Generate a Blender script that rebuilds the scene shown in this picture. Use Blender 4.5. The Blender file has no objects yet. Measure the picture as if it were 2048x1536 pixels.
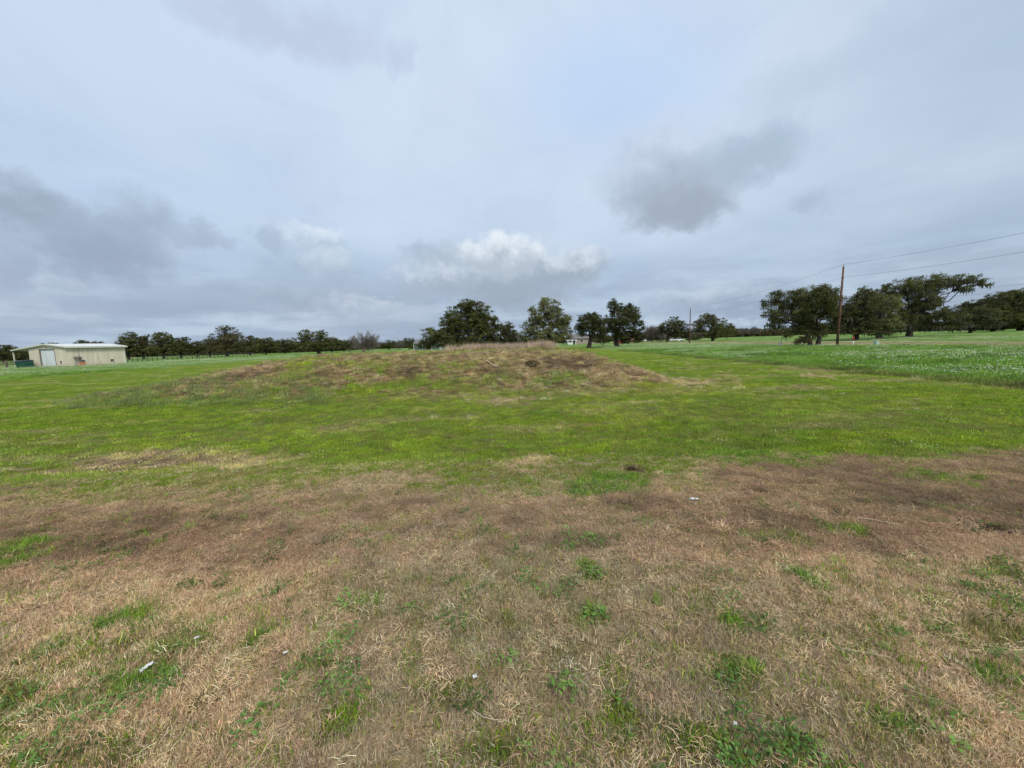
import bpy, math, random
import numpy as np
from mathutils import Vector, Matrix
random.seed(7)
RNG = np.random.default_rng(11)
C = bpy.context.scene.collection
R = math.radians

# ------------------------------------------------------------------ camera
EYE = 1.65
PITCH, ROLL, FOC = R(6.2), R(1.3), 772.0
fwd = np.array([0, math.cos(PITCH), -math.sin(PITCH)])
up0 = np.array([0, math.sin(PITCH), math.cos(PITCH)]); rt0 = np.array([1.0, 0, 0])
rt = math.cos(ROLL) * rt0 - math.sin(ROLL) * up0
upv = math.sin(ROLL) * rt0 + math.cos(ROLL) * up0
cam_d = bpy.data.cameras.new('camera'); cam = bpy.data.objects.new('camera', cam_d); C.objects.link(cam)
cam_d.sensor_width = 36; cam_d.lens = 36 * FOC / 2048; cam_d.clip_start = .05; cam_d.clip_end = 6000
m = Matrix(((rt[0], upv[0], -fwd[0], 0), (rt[1], upv[1], -fwd[1], 0), (rt[2], upv[2], -fwd[2], EYE), (0, 0, 0, 1)))
cam.matrix_world = m
bpy.context.scene.camera = cam

def ray(u, v):
    return fwd + (u - 1024) / FOC * rt + (768 - v) / FOC * upv
def P(u, v, y):
    d = ray(u, v); p = d * (y / d[1]); return np.array([p[0], p[1], p[2] + EYE])

# ------------------------------------------------------------------ exposure, sun, sky
S = bpy.context.scene
S.view_settings.view_transform = 'Standard'; S.view_settings.look = 'None'
S.view_settings.gamma = 1; S.view_settings.use_curve_mapping = False
S.view_settings.exposure = 0.62
S.cycles.max_bounces = 5; S.cycles.diffuse_bounces = 2; S.cycles.transparent_max_bounces = 6
SUN_EL, SUN_AZ = R(50), R(150)          # high, behind the cloud sheet on the right rear
sun_d = bpy.data.lights.new('sun', 'SUN'); sun = bpy.data.objects.new('sun', sun_d); C.objects.link(sun)
sun_d.energy = 2.0; sun_d.angle = R(16); sun_d.color = (1.0, .93, .82)
sdir = Vector((math.sin(SUN_AZ) * math.cos(SUN_EL), math.cos(SUN_AZ) * math.cos(SUN_EL), math.sin(SUN_EL)))
sun.rotation_euler = sdir.to_track_quat('Z', 'Y').to_euler()

W = bpy.data.worlds.new('World'); S.world = W; W.use_nodes = True
W.cycles.sampling_method = 'MANUAL'; W.cycles.sample_map_resolution = 256
nt = W.node_tree; nt.nodes.clear()
class G:
    """tiny node-graph helper"""
    def __init__(s, nt): s.nt = nt; s.N = nt.nodes; s.L = nt.links
    def put(s, sock, v):
        if hasattr(v, 'links') or isinstance(v, bpy.types.NodeSocket): s.L.new(v, sock)
        else:
            try: sock.default_value = v
            except Exception: sock.default_value = tuple(v) + (1,)
    def math(s, op, a, b=0.0, c=None, clamp=False):
        n = s.N.new('ShaderNodeMath'); n.operation = op; n.use_clamp = clamp
        s.put(n.inputs[0], a); s.put(n.inputs[1], b)
        if c is not None: s.put(n.inputs[2], c)
        return n.outputs[0]
    def vmath(s, op, a, b=(0, 0, 0), scale=None):
        n = s.N.new('ShaderNodeVectorMath'); n.operation = op
        s.put(n.inputs[0], a); s.put(n.inputs[1], b)
        if scale is not None: s.put(n.inputs['Scale'], scale)
        return n.outputs['Value'] if op in ('LENGTH', 'DOT_PRODUCT') else n.outputs[0]
    def mix(s, f, a, b, mode='MIX'):
        n = s.N.new('ShaderNodeMix'); n.data_type = 'RGBA'; n.blend_type = mode
        s.put(n.inputs[0], f); s.put(n.inputs[6], a if isinstance(a, bpy.types.NodeSocket) else tuple(a) + (1,))
        s.put(n.inputs[7], b if isinstance(b, bpy.types.NodeSocket) else tuple(b) + (1,))
        return n.outputs[2]
    def noise(s, vec, scale, detail=4, rough=.5, dist=0.0, dim='3D'):
        n = s.N.new('ShaderNodeTexNoise'); n.noise_dimensions = dim
        if vec is not None: s.put(n.inputs['Vector'], vec)
        n.inputs['Scale'].default_value = scale; n.inputs['Detail'].default_value = detail
        n.inputs['Roughness'].default_value = rough; n.inputs['Distortion'].default_value = dist
        return n.outputs[0]
    def ss(s, v, a, b, lo=0.0, hi=1.0):
        n = s.N.new('ShaderNodeMapRange'); n.interpolation_type = 'SMOOTHSTEP'
        s.put(n.inputs[0], v); n.inputs[1].default_value = a; n.inputs[2].default_value = b
        n.inputs[3].default_value = lo; n.inputs[4].default_value = hi
        return n.outputs[0]
    def attr(s, name, kind='GEOMETRY'):
        n = s.N.new('ShaderNodeAttribute'); n.attribute_name = name; n.attribute_type = kind; return n

g = G(nt)
tc = g.N.new('ShaderNodeTexCoord').outputs['Generated']
sep = g.N.new('ShaderNodeSeparateXYZ'); g.L.new(tc, sep.inputs[0])
X, Y, Z = sep.outputs
el = g.math('ARCSINE', Z); az = g.math('ARCTAN2', X, Y)
# warp of the sky directions so that cloud outlines billow
wv = g.N.new('ShaderNodeCombineXYZ'); g.put(wv.inputs[0], az); g.put(wv.inputs[1], el); g.put(wv.inputs[2], 0.0)
nA = g.noise(wv.outputs[0], 13.0, 6, .6)
wv2 = g.vmath('ADD', wv.outputs[0], (5.2, 1.3, 2.0))
nB = g.noise(wv2, 13.0, 6, .6)
wz = g.vmath('ADD', wv.outputs[0], (9.1, 7.7, 4.0)); 
nC = g.noise(wz, 22.0, 5, .6)
plane = g.vmath('SCALE', tc, scale=g.math('DIVIDE', 1.0, g.math('ADD', g.math('MAXIMUM', Z, 0.0), .12)))
nBig = g.noise(plane, .55, 5, .5)
nStr = g.noise(g.vmath('MULTIPLY', wv.outputs[0], (1.0, 4.5, 1.0)), 4.0, 5, .55)
azw = g.math('ADD', az, g.math('MULTIPLY', g.math('SUBTRACT', nA, .5), .13))
elw = g.math('ADD', el, g.math('MULTIPLY', g.math('SUBTRACT', nB, .5), .11))

sky = g.N.new('ShaderNodeTexSky'); sky.sky_type = 'NISHITA'; sky.sun_disc = False
sky.sun_elevation = SUN_EL; sky.sun_rotation = SUN_AZ; sky.air_density = 1.2; sky.dust_density = 2.5
STR = 0.1
def lin(r, gg, b): 
    gg += 1; r -= 1
    f = lambda c: ((c / 255 + .055) / 1.055) ** 2.4 if c > 10 else c / 255 / 12.92
    return (f(r) / STR / 1.47, f(gg) / STR / 1.47, f(b) / STR / 1.47)
def srgb(r, gg, b):
    f = lambda c: ((c / 255 + .055) / 1.055) ** 2.4 if c > 10 else c / 255 / 12.92
    return (f(r), f(gg), f(b))
# high veil: darker grey-blue at the horizon, pale overhead
veil = g.mix(g.ss(el, .0, .30), lin(166, 184, 207), lin(189, 207, 231))
veil = g.mix(g.ss(el, .22, .62), veil, lin(204, 220, 241))
nVeil = g.noise(g.vmath('MULTIPLY', plane, (1.0, .6, 1.0)), 2.2, 6, .6, .8)
veil = g.mix(g.math('MULTIPLY', g.ss(nVeil, .42, .66), .28), veil, lin(176, 190, 215))
veil = g.mix(g.ss(el, .62, 1.25), veil, lin(226, 234, 248))
veil = g.mix(g.math('MULTIPLY', g.ss(az, .35, .9), .6), veil, lin(170, 186, 205))      # greyer towards the right
veil = g.mix(g.math('MULTIPLY', g.ss(nBig, .42, .68), .40), veil, lin(222, 231, 246))
veil = g.mix(g.math('MULTIPLY', g.ss(nBig, .50, .28), .30), veil, lin(168, 190, 224))
base = g.mix(.93, sky.outputs[0], veil)
bl = []
def px_dir(u, v):
    d = ray(u, v); d = d / np.linalg.norm(d)
    return math.atan2(d[0], d[1]), math.asin(d[2])
def blob(col, u, v, ru, rv, low, high, amt, soft=.7, fine=.5):
    a0, e0 = px_dir(u, v)
    a1, _ = px_dir(u + ru, v); _, e1 = px_dir(u, v - rv)
    wa, we = abs(a1 - a0), abs(e1 - e0)
    dx = g.math('DIVIDE', g.math('SUBTRACT', azw, a0), wa)
    dy = g.math('DIVIDE', g.math('SUBTRACT', elw, e0), we)
    r2 = g.math('ADD', g.math('MULTIPLY', dx, dx), g.math('MULTIPLY', dy, dy))
    den = g.math('ADD', r2, g.math('MULTIPLY', g.math('SUBTRACT', nC, .5), -fine * 1.8))
    cov = g.math('MULTIPLY', g.ss(den, 1.0 + soft * .5, 1.0 - soft), amt)
    sh = g.ss(g.math('ADD', dy, g.math('MULTIPLY', g.math('SUBTRACT', nC, .5), 2.2)), -.5, .95)
    return g.mix(cov, col, g.mix(sh, lin(*low), lin(*high)))
col = base
# soft bluish opening
col = blob(col, 1230, 170, 260, 180, (176, 202, 240), (180, 205, 242), .55, 1.3, .3)
# low stratus streaks near the horizon
lowband = g.math('MULTIPLY', g.ss(el, .26, .04), g.ss(nStr, .44, .57))
col = g.mix(g.math('MULTIPLY', lowband, .5), col, lin(148, 160, 184))
lowl = g.math('MULTIPLY', g.ss(el, .20, .02), g.ss(nStr, .48, .38))
col = g.mix(g.math('MULTIPLY', lowl, .6), col, lin(194, 209, 226))
BL = [
 (560, 45, 230, 70, (182, 192, 216), (190, 202, 224), .8, 1.6, .5),
 (800, 112, 40, 50, (182, 194, 218), (190, 202, 224), .6, 1.3, .5),
 (1850, 40, 220, 70, (176, 188, 212), (184, 198, 222), .5, 1.5, .5),
 (1600, 165, 150, 60, (174, 190, 212), (180, 196, 218), .45, 1.5, .5),
 (40, 395, 125, 66, (147, 161, 179), (172, 187, 208), .9, 1.1, .5),
 (190, 485, 165, 82, (149, 161, 181), (164, 178, 199), .9, 1.2, .6),
 (275, 425, 66, 60, (157, 171, 191), (172, 188, 210), .75, 1.2, .6),
 (10, 545, 60, 50, (153, 163, 189), (156, 168, 192), .75, 1.2, .5),
 (390, 466, 80, 26, (161, 175, 196), (162, 178, 200), .7, 1.2, .6),
 (540, 480, 38, 22, (163, 179, 199), (166, 183, 204), .7, 1.2, .6),
 (615, 545, 110, 66, (160, 176, 198), (178, 194, 214), .7, 1.4, .6),
 (635, 478, 66, 28, (180, 198, 218), (222, 231, 243), .8, .9, .5),
 (650, 520, 60, 26, (180, 196, 212), (206, 218, 232), .7, .8, .6),
 (870, 508, 74, 24, (157, 173, 193), (168, 184, 204), .75, 1.1, .7),
 (700, 595, 260, 32, (157, 169, 189), (170, 184, 204), .75, 1.3, .7),
 (985, 545, 185, 62, (161, 173, 189), (196, 208, 222), .85, 1.1, .7),
 (1010, 512, 88, 48, (180, 191, 206), (234, 240, 248), .9, .8, .6),
 (1145, 534, 82, 44, (159, 171, 187), (214, 222, 234), .85, .9, .6),
 (880, 560, 100, 30, (169, 181, 199), (206, 216, 230), .75, .9, .7),
 (720, 612, 90, 22, (162, 176, 196), (198, 208, 224), .7, .9, .7),
 (110, 562, 70, 22, (164, 176, 196), (192, 204, 220), .6, .9, .7),
 (1040, 585, 140, 36, (153, 164, 181), (158, 170, 187), .7, 1.2, .6),
 (790, 632, 150, 28, (161, 174, 195), (186, 198, 215), .55, 1.2, .7),
 (250, 605, 330, 28, (157, 169, 192), (168, 183, 204), .6, 1.4, .7),
 (1325, 325, 140, 95, (172, 185, 205), (203, 213, 231), .75, 1.4, .5),
 (1348, 392, 125, 76, (157, 168, 185), (172, 184, 203), .9, 1.1, .45),
 (1365, 425, 95, 44, (157, 168, 185), (160, 172, 190), .8, 1.0, .45),
 (1510, 305, 115, 68, (163, 181, 200), (168, 186, 206), .85, 1.2, .5),
 (1630, 402, 54, 24, (162, 179, 199), (166, 184, 204), .6, 1.3, .5),
 (1400, 600, 170, 32, (155, 170, 193), (194, 208, 223), .7, 1.2, .6),
 (1470, 632, 180, 22, (151, 166, 191), (148, 164, 188), .7, 1.2, .6),
 (1990, 540, 140, 38, (163, 179, 201), (166, 182, 203), .6, 1.3, .6)]
for b in BL: col = blob(col, *b)
bg = g.N.new('ShaderNodeBackground'); bg.inputs[1].default_value = STR
g.L.new(col, bg.inputs[0])
wo = g.N.new('ShaderNodeOutputWorld'); g.L.new(bg.outputs[0], wo.inputs[0])

# ------------------------------------------------------------------ numpy noise
def hash2(ix, iy, seed):
    h = (ix.astype(np.int64) * 374761393 + iy.astype(np.int64) * 668265263 + seed * 974711) & 0xffffffff
    h = ((h ^ (h >> 13)) * 1274126177) & 0xffffffff
    h = ((h ^ (h >> 16)) * 2246822519) & 0xffffffff
    return ((h ^ (h >> 15)) & 0xffffff) / float(0xffffff)
def vnoise(x, y, s, seed):
    x = x * s; y = y * s
    ix = np.floor(x); iy = np.floor(y); fx = x - ix; fy = y - iy
    fx = fx * fx * (3 - 2 * fx); fy = fy * fy * (3 - 2 * fy)
    a = hash2(ix, iy, seed); b = hash2(ix + 1, iy, seed); c = hash2(ix, iy + 1, seed); d = hash2(ix + 1, iy + 1, seed)
    return (a + (b - a) * fx) * (1 - fy) + (c + (d - c) * fx) * fy
def fbm(x, y, s, seed, o=4):
    t = 0; a = .5; n = 0
    for i in range(o):
        t = t + a * vnoise(x, y, s, seed + i * 17); n += a; a *= .5; s *= 2.03
    return t / n
def sst(v, a, b):
    t = np.clip((v - a) / (b - a), 0, 1); return t * t * (3 - 2 * t)

# ------------------------------------------------------------------ terrain height
FX = np.array([-400, -220, -120, -86, -48, -20, 0, 21, 27, 50, 60, 93, 130, 175, 400.])
FZ = np.array([-3.0, -2.2, -1.45, -1.02, -.88, -.75, -.62, -.32, -.12, .02, .1, .70, 1.25, 1.75, 3.])
def mound(x, y):
    wob = (fbm(x, y, .13, 5, 3) - .5) * 3.0
    l = np.clip((x + 21.5 + wob * .6) / 9.5, 0, 1); l = l * (1.6 - .6 * l)
    l = l * sst(l, -.05, .18)
    r = 1 - np.clip((x - 3.3 - wob * .25) / 5.1, 0, 1); r = r * (1.35 - .35 * r) * sst(r, -.05, .25)
    f = sst(y + wob * .35 + .02 * (x + 5) ** 2 * (x < -5) * .0, 14.6, 22.2); b = 1 - sst(y, 29, 36)
    k = l * r * f * b
    return k
def H(x, y):
    x = np.asarray(x, float); y = np.asarray(y, float)
    far = np.interp(x, FX, FZ)
    far = far + (fbm(x, y, .02, 31, 3) - .5) * .25 * sst(np.hypot(x, y), 30, 90)
    t = sst(y + (fbm(x, y, .25, 77, 2) - .5) * 1.6, 2.3, 8.5)
    near = (fbm(x, y, .6, 3, 3) - .5) * .07
    z = far * t + near
    k = mound(x, y)
    z = z + 1.68 * k - .10 * k * sst(-x, -3, 6)*0 + k * (1 - k * .5) * ((fbm(x, y, .45, 9, 4) - .5) * .55 + (fbm(x, y, 2.2, 19, 3) - .5) * .38)
    z = z + .24 * sst(x, 56, 60.5) * (1 - sst(x, 61.5, 63.1)) * (.7 + .6 * fbm(x, y, .12, 55, 2)) * sst(y, 10, 30)
    d = np.hypot(x, y)
    z = z + (fbm(x, y, 3.5, 41, 3) - .5) * .05 * (1 - sst(d, 14, 40))
    return z
def gp(u, v):
    d = ray(u, v); lo = .5; t = .6
    while t < 400:
        p = d * t
        if p[2] + EYE < H(p[0], p[1]): break
        lo = t; t *= 1.02
    hi = t
    for _ in range(22):
        mid = (lo + hi) / 2; p = d * mid
        if p[2] + EYE < H(p[0], p[1]): hi = mid
        else: lo = mid
    p = d * hi; return float(p[0]), float(p[1]), float(H(p[0], p[1]))
def on_ground(u, y, v0=690):
    """ground point at forward distance y seen in image column u"""
    v = v0
    for _ in range(6):
        p = P(u, v, y); z = float(H(p[0], p[1]))
        q = np.array([p[0], y, z]) - np.array([0, 0, EYE])
        v = 768 - FOC * (q @ upv) / (q @ fwd)
    return float(p[0]), float(y), z

# ------------------------------------------------------------------ zones
PATCH = []
def patch(kind, u, v, ru, rv, amt=1.0):
    x, y, _ = gp(u, v); x1, y1, _ = gp(u + ru, v); x2, y2, _ = gp(u, v - rv); x3, y3, _ = gp(u, v + rv)
    PATCH.append((kind, x, y, min(max(abs(x1 - x), .05), 6.0), max(min(abs(y2 - y3) / 2, abs(y - y3) * 1.5, 2.5), .05), amt))
for p in [
 ('bare', 300, 930, 90, 22, .7), ('dry', 300, 928, 160, 22, .9), ('dry', 720, 975, 160, 40, .7), ('dry', 500, 925, 80, 12, .8),
 ('dry', 1060, 925, 60, 14, .8), ('bare', 1268, 940, 26, 18, 1.0), ('lush', 1215, 968, 75, 22, 1.0), ('dry', 1560, 935, 60, 14, .8),
 ('bare', 1740, 955, 110, 30, .7), ('bare', 1800, 1000, 150, 26, .9), ('bare', 1980, 1010, 110, 30, .9), ('lush', 1880, 960, 70, 22, .7),
 ('lush', 1690, 1065, 50, 16, 1.0), ('lush', 1560, 1075, 55, 12, .7), ('bare', 1540, 1040, 60, 30, .8), ('bare', 1750, 1085, 120, 22, .7),
 ('bare', 860, 1055, 60, 14, .7), ('bare', 1010, 1030, 70, 12, .5), ('lush', 20, 1110, 110, 28, .9), ('bare', 100, 985, 120, 16, .5),
 ('lush', 255, 1245, 50, 22, 1.0), ('lush', 330, 1270, 150, 34, .25), ('lush', 515, 1272, 28, 16, 1.0), ('lush', 743, 1210, 22, 20, .9),
 ('lush', 1170, 1140, 16, 14, 1.0), ('lush', 1610, 1155, 22, 18, 1.0), ('lush', 1190, 1232, 32, 18, .9), ('lush', 1690, 1310, 28, 26, .9),
 ('lush', 1990, 1350, 60, 24, 1.0), ('lush', 1800, 1450, 40, 22, .9), ('lush', 1510, 1255, 45, 40, .8), ('lush', 1490, 1340, 50, 30, .8),
 ('lush', 290, 1365, 60, 28, 1.0), ('weed', 150, 1400, 190, 70, .55), ('weed', 240, 1300, 170, 40, .4), ('weed', 720, 1420, 90, 60, 1.0),
 ('weed', 1000, 1490, 70, 40, .9), ('weed', 870, 1390, 50, 30, .7), ('weed', 1240, 1420, 60, 50, .6), ('weed', 1440, 1480, 60, 40, .9),
 ('weed', 1590, 1490, 70, 50, .8), ('weed', 650, 1320, 60, 24, .7), ('weed', 130, 1510, 160, 50, .55), ('weed', 1960, 1270, 90, 34, .6),
 ('weed', 1740, 1260, 70, 30, .5), ('weed', 40, 1420, 80, 60, .7), ('weed', 420, 1400, 40, 20, .6), ('weed', 1350, 1320, 30, 16, .8),
 ('dry', 470, 752, 95, 18, 1.0), ('bare', 440, 764, 60, 9, .5), ('dry', 660, 745, 62, 12, .9), ('bare', 640, 752, 40, 6, .7),
 ('bare', 822, 742, 34, 9, .9), ('dry', 1190, 735, 95, 26, 1.0), ('bare', 1150, 722, 60, 12, .6), ('dry', 1280, 758, 60, 14, .8),
 ('dry', 980, 712, 160, 10, .8), ('dry', 780, 716, 140, 8, .6), ('lush', 1120, 757, 60, 14, 1.0), ('lush', 1000, 752, 40, 16, .8),
 ('lush', 860, 770, 110, 10, .8), ('lush', 600, 745, 30, 10, .6), ('bare', 905, 769, 22, 5, .8), ('bare', 1090, 776, 50, 4, .6),
 ('bare', 870, 800, 40, 4, .5), ('dry', 1010, 800, 70, 5, .6), ('dry', 1290, 775, 70, 9, .5), ('yel', 1300, 772, 60, 8, 1.0),
 ('yel', 1340, 790, 120, 8, .7), ('lush', 640, 880, 300, 22, .5), ('lush', 1500, 905, 120, 26, .8), ('lush', 1250, 880, 150, 22, .5),
 ('bare', 1330, 870, 60, 8, .4), ('dry', 1650, 735, 120, 6, .5), ('dry', 1640, 752, 40, 4, .6), ('yel', 1850, 792, 200, 10, .5),
 ('bare', 600, 800, 50, 5, .5), ('bare', 2000, 1055, 34, 14, .8)]: patch(*p)

def mown_right(y): return 17.6 + .03 * y
def mown_left(y): return -50.0
def zones(x, y):
    x = np.asarray(x, float); y = np.asarray(y, float)
    Zn = {}
    n1 = fbm(x, y, .9, 101); n2 = fbm(x, y, 2.6, 102); n3 = fbm(x, y, .22, 103); n4 = fbm(x * .35, y, 1.2, 104); n5 = fbm(x, y, 6.0, 105, 3)
    Zn['n1'], Zn['n2'], Zn['n3'], Zn['n4'], Zn['n5'] = n1, n2, n3, n4, n5
    edge = 6.5 + (fbm(x, y, .35, 106) - .5) * 2.2 + (n2 - .5) * 1.4
    near = 1 - sst(y, edge - .35, edge + .35)                      # the dry foreground slope
    brown_edge = 4.8 + np.clip((x - 1.5) * .6, 0, 2.0) + (n1 - .5) * 2.2
    brown = (1 - sst(y, brown_edge - .8, brown_edge + .6)) * (.78 + .22 * sst(n2 * .5 + n4 * .5, .38, .56)) * sst(y, 2.5 + (n1 - .5) * .9, 3.1)
    tan = 1 - sst(y, 2.7 + (n1 - .5) * 1.2, 3.5 + (n1 - .5) * 1.2)
    k = mound(x, y); onm = sst(k, .05, .22)
    meadow = np.maximum(sst(x - mown_right(y) + (n2 - .5) * 1.1 + (n1 - .5) * 1.2, -.15, .15), sst(-(x - mown_left(y)) + (n2 - .5), -.2, .2))
    meadow = np.maximum(meadow, sst(y, 118, 122))
    dry = near * (.20 + .7 * (n2 - .5)) + near * brown * .8 + near * tan * .52
    dry = dry + (1 - near) * sst(n4, .52, .80) * .28 * (1 - meadow)
    dry = np.maximum(dry, onm * sst(n1 * .45 + n2 * .55, .45, .62) * (.85 - .35 * sst(-x, 7, 12)))
    bare = near * brown * sst(n2 * .4 + n1 * .25 + n5 * .35, .50, .64) * .75 + onm * sst(n2 * .5 + n5 * .5, .55, .72) * .6
    lush = (1 - near) * sst(n3 * .5 + n1 * .5, .42, .6) * .7
    weed = tan * sst(n1 * .5 + n2 * .5, .56, .68) * .6
    yel = (1 - near) * sst(n3, .45, .62) * .6
    rd = {'dry': dry, 'bare': bare, 'lush': lush, 'weed': weed, 'yel': yel}
    for (kd, px, py, rx, ry, amt) in PATCH:
        sel = (np.abs(x - px) < rx * 2.2) & (np.abs(y - py) < ry * 2.2)
        if not sel.any(): continue
        q = ((x[sel] - px) / rx) ** 2 + ((y[sel] - py) / ry) ** 2 + (n2[sel] - .5) * 2.6 + (n5[sel] - .5) * 3.2
        w = (1 - sst(q, .35, 1.35)) * amt
        for kk in rd:
            if kk == kd: rd[kk][sel] = np.maximum(rd[kk][sel], w)
            elif kd in ('lush', 'weed', 'yel') and kk in ('dry', 'bare'): rd[kk][sel] *= (1 - w * .9)
            elif kd in ('dry', 'bare') and kk in ('lush', 'weed', 'yel'): rd[kk][sel] *= (1 - w)
    Zn.update(rd)
    Zn['near'], Zn['brown'], Zn['tan'], Zn['onm'], Zn['meadow'] = near, brown, tan, onm, meadow
    for kk in ('dry', 'bare', 'lush', 'weed', 'yel'): Zn[kk] = np.clip(Zn[kk], 0, 1)
    verge = sst(x, 52.5, 54.5) * (1 - sst(x, 60.2, 61.4)) * sst(y, 20, 40)
    Zn['verge'] = verge
    return Zn
A3 = lambda r, gg, b: np.array([r, gg, b])
C_TAN = A3(.86, .62, .405); C_BRN = A3(.42, .285, .18); C_DKB = A3(.13, .095, .062)
C_GRN = A3(.165, .265, .018); C_LUS = A3(.12, .24, .03); C_YEL = A3(.27, .34, .022); C_MED = A3(.13, .26, .045); C_WEED = A3(.085, .14, .04)
def lerp(a, b, t): return a + (b - a) * t[..., None]
def ground_colour(Zn):
    """base colour of the sward as seen from above"""
    sh = Zn['n1'].shape
    c = np.broadcast_to(C_GRN, sh + (3,)).copy()
    c = lerp(c, C_YEL, Zn['yel'] * .75); c = lerp(c, C_LUS, Zn['lush'] * .7)
    drycol = lerp(lerp(np.broadcast_to(C_TAN, sh + (3,)), C_BRN, np.clip(Zn['brown'] * .85 * Zn['near'] + Zn['onm'] * .35, 0, 1)), C_DKB, Zn['bare'] * .75)
    c = lerp(c, drycol, Zn['dry']); c = lerp(c, C_DKB * 1.2, Zn['bare'] * .55)
    c = lerp(c, C_WEED, Zn['weed'] * .6)
    med = lerp(np.broadcast_to(C_MED, sh + (3,)), A3(.30, .38, .16), sst(Zn['n4'], .42, .62) * .75)
    c = lerp(c, med, Zn['meadow'])
    c = lerp(c, A3(.36, .28, .17), Zn['verge'] * .7)
    spot = sst(Zn['n5'] * .6 + Zn['n2'] * .4, .52, .64) * (1 - Zn['near']) * (1 - Zn['meadow'])
    c = lerp(c, A3(.13, .13, .035), spot * .55 * sst(Zn['n1'], .35, .6))
    fleck = sst(Zn['n5'], .60, .70) * (1 - Zn['meadow'])
    c = lerp(c, A3(.42, .38, .14), fleck * .2)
    return c * (.66 + .68 * Zn['n5'])[..., None]

# ------------------------------------------------------------------ materials
MATS = {}
def new_mat(name):
    mt = bpy.data.materials.new(name); mt.use_nodes = True; mt.node_tree.nodes.clear()
    return mt, G(mt.node_tree)
def finish(gm, colr, rough=.8, spec=.25, bump=None, bs=.3, metal=0.0, bd=.02):
    b = gm.N.new('ShaderNodeBsdfPrincipled'); o = gm.N.new('ShaderNodeOutputMaterial')
    gm.put(b.inputs['Base Color'], colr if isinstance(colr, bpy.types.NodeSocket) else tuple(colr) + (1,))
    gm.put(b.inputs['Roughness'], rough); b.inputs['Specular IOR Level'].default_value = spec; b.inputs['Metallic'].default_value = metal
    if bump is not None:
        bn = gm.N.new('ShaderNodeBump'); bn.inputs['Strength'].default_value = bs; bn.inputs['Distance'].default_value = bd
        gm.put(bn.inputs['Height'], bump); gm.L.new(bn.outputs[0], b.inputs['Normal'])
    gm.L.new(b.outputs[0], o.inputs[0]); return b, o
def simple(name, colr, rough=.7, spec=.3, var=.25, scale=3.0, metal=0.0):
    if name in MATS: return MATS[name]
    mt, gm = new_mat(name)
    t = gm.N.new('ShaderNodeTexCoord').outputs['Object']
    n = gm.noise(t, scale, 5, .6)
    c = gm.mix(gm.ss(n, .3, .7), tuple(k * (1 - var) for k in colr), tuple(min(1, k * (1 + var * .6)) for k in colr))
    finish(gm, c, rough, spec, n, .15, metal)
    MATS[name] = mt; return mt
def sheet_metal(name, colr):
    mt, gm = new_mat(name); t = gm.N.new('ShaderNodeTexCoord').outputs['Object']
    n = gm.noise(gm.vmath('MULTIPLY', t, (2.2, 2.2, .25)), 1.0, 6, .65); n2 = gm.noise(t, .7, 4, .6)
    sp = gm.N.new('ShaderNodeSeparateXYZ'); gm.L.new(t, sp.inputs[0])
    c = gm.mix(gm.ss(n, .35, .7), tuple(k * .84 for k in colr), tuple(k * 1.05 for k in colr))
    splash = gm.math('MULTIPLY', gm.ss(gm.math('ADD', sp.outputs[2], gm.math('MULTIPLY', n2, .8)), 1.1, .35), .25)
    c = gm.mix(splash, c, (.26, .21, .14))
    finish(gm, c, .55, .35, n, .1); MATS[name] = mt; return mt
def blade_mat(name, translucent=.3):
    mt, gm = new_mat(name)
    ti = gm.attr('tint', 'INSTANCER').outputs['Color']; bv = gm.attr('bv').outputs['Color']
    c = gm.mix(1.0, ti, bv, 'MULTIPLY')
    b, o = finish(gm, c, .65, .15)
    tr = gm.N.new('ShaderNodeBsdfTranslucent'); gm.L.new(c, tr.inputs[0])
    ms = gm.N.new('ShaderNodeMixShader'); ms.inputs[0].default_value = translucent
    gm.L.new(b.outputs[0], ms.inputs[1]); gm.L.new(tr.outputs[0], ms.inputs[2]); gm.L.new(ms.outputs[0], o.inputs[0])
    return mt
M_BLADE = blade_mat('grass_blade')

def ground_mat():
    mt, gm = new_mat('sward_and_soil')
    pos = gm.N.new('ShaderNodeNewGeometry').outputs['Position']
    zc = gm.attr('sward').outputs['Color']
    flat = gm.vmath('MULTIPLY', pos, (1, 1, .3))
    nf = gm.noise(flat, 42, 4, .7); nm = gm.noise(flat, 9, 5, .65); ns = gm.noise(gm.vmath('MULTIPLY', pos, (.35, 1, .3)), 2.2, 5, .65)
    c = gm.mix(gm.ss(nf, .3, .7), gm.mix(1.0, zc, (.45, .43, .42), 'MULTIPLY'), gm.mix(1.0, zc, (1.15, 1.15, 1.1), 'MULTIPLY'))
    c = gm.mix(gm.ss(nm, .35, .7), gm.mix(1.0, c, (.78, .80, .78), 'MULTIPLY'), c)
    c = gm.mix(gm.math('MULTIPLY', gm.ss(ns, .5, .8), .25), c, gm.mix(1.0, c, (1.35, 1.15, .9), 'MULTIPLY'))
    h = gm.math('ADD', nf, gm.math('MULTIPLY', nm, 1.6))
    finish(gm, c, .95, .05, h, .9, 0, .05)
    return mt
M_GROUND = ground_mat()
M_BARK = simple('oak_bark', (.055, .046, .038), .95, .1, .45, 4.0)
M_BARKG = simple('grey_bark', (.15, .13, .115), .95, .1, .35, 4.0)
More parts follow.
